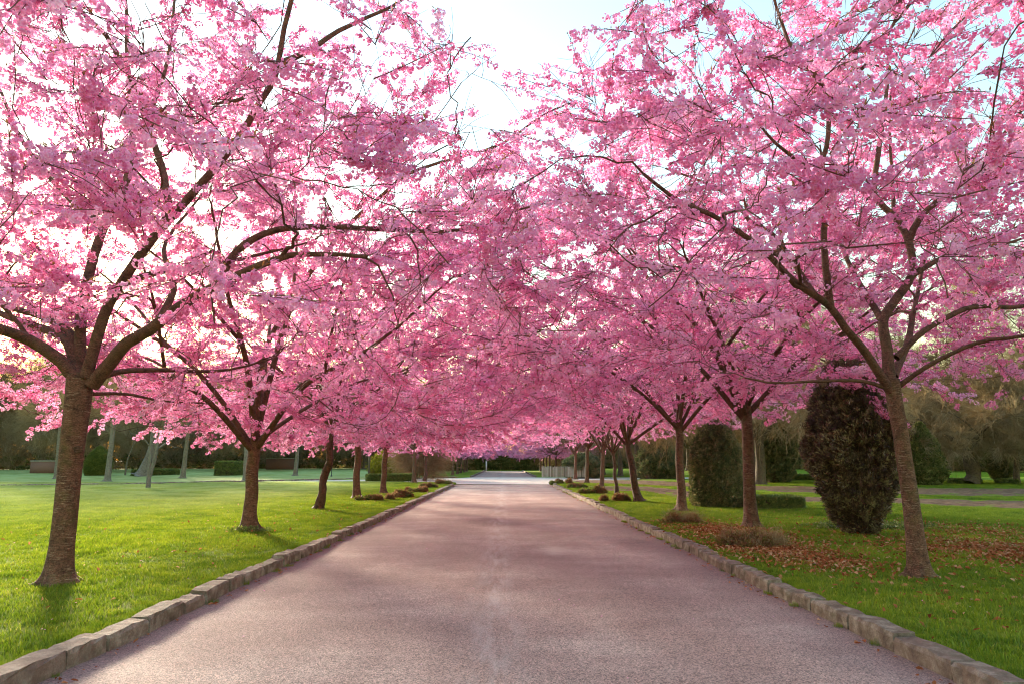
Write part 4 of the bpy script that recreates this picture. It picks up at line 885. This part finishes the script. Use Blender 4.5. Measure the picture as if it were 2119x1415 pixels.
# woodland edge: one mass of twiggy and evergreen growth round the lawns
def wood(name, line, n, hmax, depth, key, size, seed, hmin=0., label=None):
    r_ = np.random.default_rng(seed); line = np.array(line, float); L = np.concatenate([[0], np.cumsum(np.linalg.norm(np.diff(line, axis=0), axis=1))]); s = r_.uniform(0, L[-1], n)
    x = np.interp(s, L, line[:, 0]); y = np.interp(s, L, line[:, 1]); dpt = r_.uniform(0, 1, n) ** 1.3 * depth; nrm = np.array([x, y]) / np.linalg.norm([x, y], axis=0); x = x + nrm[0] * dpt; y = y + nrm[1] * dpt
    hm = hmax * (.72 + .45 * np.array([mnoise.noise(Vector((a * .09, b * .09, seed))) for a, b in zip(x, y)]) + .2 * np.array([mnoise.noise(Vector((a * .35, b * .35, seed))) for a, b in zip(x, y)])); z = hmin + (hm - hmin) * r_.random(n) ** .9
    yaw = r_.uniform(0, 6.28, n); return scatter(name, key, np.stack([x, y, gz(x, y) + z], 1), np.stack([r_.normal(0, .5, n), r_.normal(0, .5, n), yaw], 1), r_.uniform(.7, 1.3, n) * size)
LW = [(-130, 30), (-105, 62), (-75, 92), (-45, 104), (-20, 112), (-7, 118)]
RW = [(7, 118), (22, 108), (45, 96), (75, 70), (110, 40)]
wood("woodland", LW, 15000, 18, 7, "coarse_twig_fan", 1.25, 1)
wood("woodland_evergreens", LW, 3000, 3.5, 4, "shrub_sprig", 1.6, 2)
wood("woodland", RW, 9000, 14, 7, "coarse_twig_fan", 1.25, 3)
wood("woodland_evergreens", RW, 2500, 3.5, 4, "shrub_sprig", 1.6, 4)
wood("hedge_thicket", [(-9, 129), (9, 129)], 5000, 5, 3, "shrub_sprig", 1.5, 5)
for o in list(col.objects):
    if o.name.startswith(("woodland", "hedge_thicket")): pass
# dense backing bank of the wood (dark earth and trunks behind the growth)
mb = MB()
for ln_, off in ((LW, 7), (RW, 7), ([(-12, 131), (12, 131)], 3)):
    ln_ = crom(np.array([(a, b, 0) for a, b in ln_]), 3.); nrm = ln_ / np.linalg.norm(ln_, axis=1)[:, None]; q = ln_ + nrm * off; m_ = len(q); V = []
    for i_ in range(m_):
        hh = 1.6 + 1.2 * mnoise.noise(Vector((q[i_][0] * .2, q[i_][1] * .2, 0)))
        V += [(q[i_][0], q[i_][1], -.2), (q[i_][0] + nrm[i_][0] * .5, q[i_][1] + nrm[i_][1] * .5, hh), (q[i_][0] + nrm[i_][0] * 5, q[i_][1] + nrm[i_][1] * 5, hh + .6), (q[i_][0] + nrm[i_][0] * 9, q[i_][1] + nrm[i_][1] * 9, -.2)]
    mb.add(V, [(i_ * 4 + a, (i_ + 1) * 4 + a, (i_ + 1) * 4 + a + 1, i_ * 4 + a + 1) for i_ in range(m_ - 1) for a in range(3)])
tag(mb.obj("earth_bank", M['core'], bark=False), kind='structure')

# shrubs by the crossing, left
b = ground(800, 984); topiary("forsythia_bush", b, pxsize(52, b[1]), [pxsize(v, b[1]) for v in (20, 34, 40, 36, 24, 6)], 1600, "forsythia_sprig", 1.1, "airy yellow green shrub behind the low box hedge", seed=21, thick=.9, rough=.2, core=.05)
b = ground(789, 983); topiary("ornamental_grass", b, pxsize(17, b[1]), [pxsize(v, b[1]) for v in (12, 18, 19, 15, 5)], 1500, "tan_sprig", 1.4, "straw coloured rounded grass clump behind the box hedge", seed=22, thick=.4, rough=.08, core=.5, cat="plant")
b = ground(868, 990); root = topiary("twiggy_shrub", b, pxsize(56, b[1]), [pxsize(v, b[1]) for v in (12, 22, 30, 34, 30, 14)], 200, "coarse_twig_fan", .8, "brown leafless thicket around the dark left trunks before the crossing", seed=23, thick=.95, rough=.2, core=.05)

# ------------------------------------------------------------ fence, posts, walls, planter
f0 = ground(1121, 986.5); f1 = ground(1214, 987.5); root = empty("board_fence", f0, "pale weathered board fence beyond the crossing on the right", "fence")
d = (f1 - f0); L = np.linalg.norm(d[:2]); ang = math.atan2(d[1], d[0]); root.rotation_euler = (0, 0, ang); nb = 32; bw = L / nb; hF = pxsize(21, f0[1])
mb = MB(); mb.box((-bw * .46, -.012, 0), (bw * .42, .012, 1)); bme = mb.mesh("board", [M['board']], False, False)
for i in range(nb): part("board", bme, root, (bw * (i + .5), random.gauss(0, .004), .04), (0, random.gauss(0, .008), 0), (random.uniform(.85, 1), 1, hF * random.uniform(.94, 1.02)))
mb = MB(); mb.box((0, .016, hF * .25), (L, .06, hF * .25 + .09)); rme = mb.mesh("rail", [M['wood']], False, False); part("rail", rme, root); part("rail", rme, root, (0, 0, hF * .5))
b = ground(1007.5, 973.2); b[2] = 0; b[0] -= .1
root = empty("gate_post", b, "white post at the far end of the road, left of the gap", "post"); mb = MB(); mb.box((-.12, -.12, 0), (.12, .12, 1.75)); mb.box((-.15, -.15, 1.752), (.15, .15, 1.84)); mb.obj("post", M['post'], root, bark=False)
def wall(x0, x1, yb, ht, label, Ydist=None):
    a, b_ = ground(x0, yb), ground(x1, yb); a[1] = b_[1] = max(a[1], b_[1]) if Ydist is None else Ydist
    a = at(x0, yb, a[1]); b_ = at(x1, yb, b_[1]); L = abs(b_[0] - a[0]); h = pxsize(ht, a[1]); root = empty("garden_wall", a, label, "wall"); root.location.z = float(gz(a[0], a[1])) - .05
    mb = MB(); mb.box((0, 0, 0), (L, .3, h)); mb.obj("wall_body", M['brick'], root, bark=False); mb = MB(); mb.box((-.05, -.06, h + .003), (L + .05, .36, h + .12)); mb.obj("coping", M['wood'], root, bark=False)
wall(550, 607, 965, 22, "brown brick garden wall behind the far left lawn, near the pale trunk", 98)
wall(62, 120, 970, 24, "brown garden wall at far left beside the nearest cherry trunk", 80)
# wicker / stone planter with a metal frame
a, b_ = ground(821, 983), ground(852, 983); b_[1] = a[1]; root = empty("planter", a, "square stone planter box behind the box hedge", "planter"); L = b_[0] - a[0]; h = pxsize(17, a[1])
mb = MB(); mb.box((0, 0, 0), (L, 1.6, h - .12)); mb.obj("planter_body", M['wicker'], root, bark=False); mb = MB(); mb.box((-.06, -.06, h - .118), (L + .06, 1.66, h)); mb.obj("rim", M['wood'], root, bark=False)
root = empty("metal_frame", a + np.array([-.1, .1, 0]), "thin pale metal frame standing at the planter's left corner", "frame"); mb = MB(); hh = pxsize(29, a[1]); mb.tube([(0, 0, 0), (0, 0, hh - .1), (.1, 0, hh), (.7, 0, hh)], .035, 6); mb.obj("rail", M['post'], root, bark=False)
b = ground(763, 984); root = empty("wooden_post", b, "upright wooden post behind the box hedge, left of fifth cherry", "post"); mb = MB(); mb.tube([(0, 0, 0), (0, 0, 1.5), (0, 0, pxsize(48, b[1]))], .1, 8); mb.obj("post", M['barkold'], root)
b = ground(686, 980); root = empty("pole", b, "thin dark pole on the far lawn right of the twisted cherry", "pole"); mb = MB(); mb.tube([(0, 0, 0), (0, 0, 1.5), (0, 0, pxsize(42, b[1]))], .04, 6); mb.tube([(0, 0, 0), (0, 0, .1)], [.1, .09], 8); mb.obj("shaft", M['darkmetal'], root)
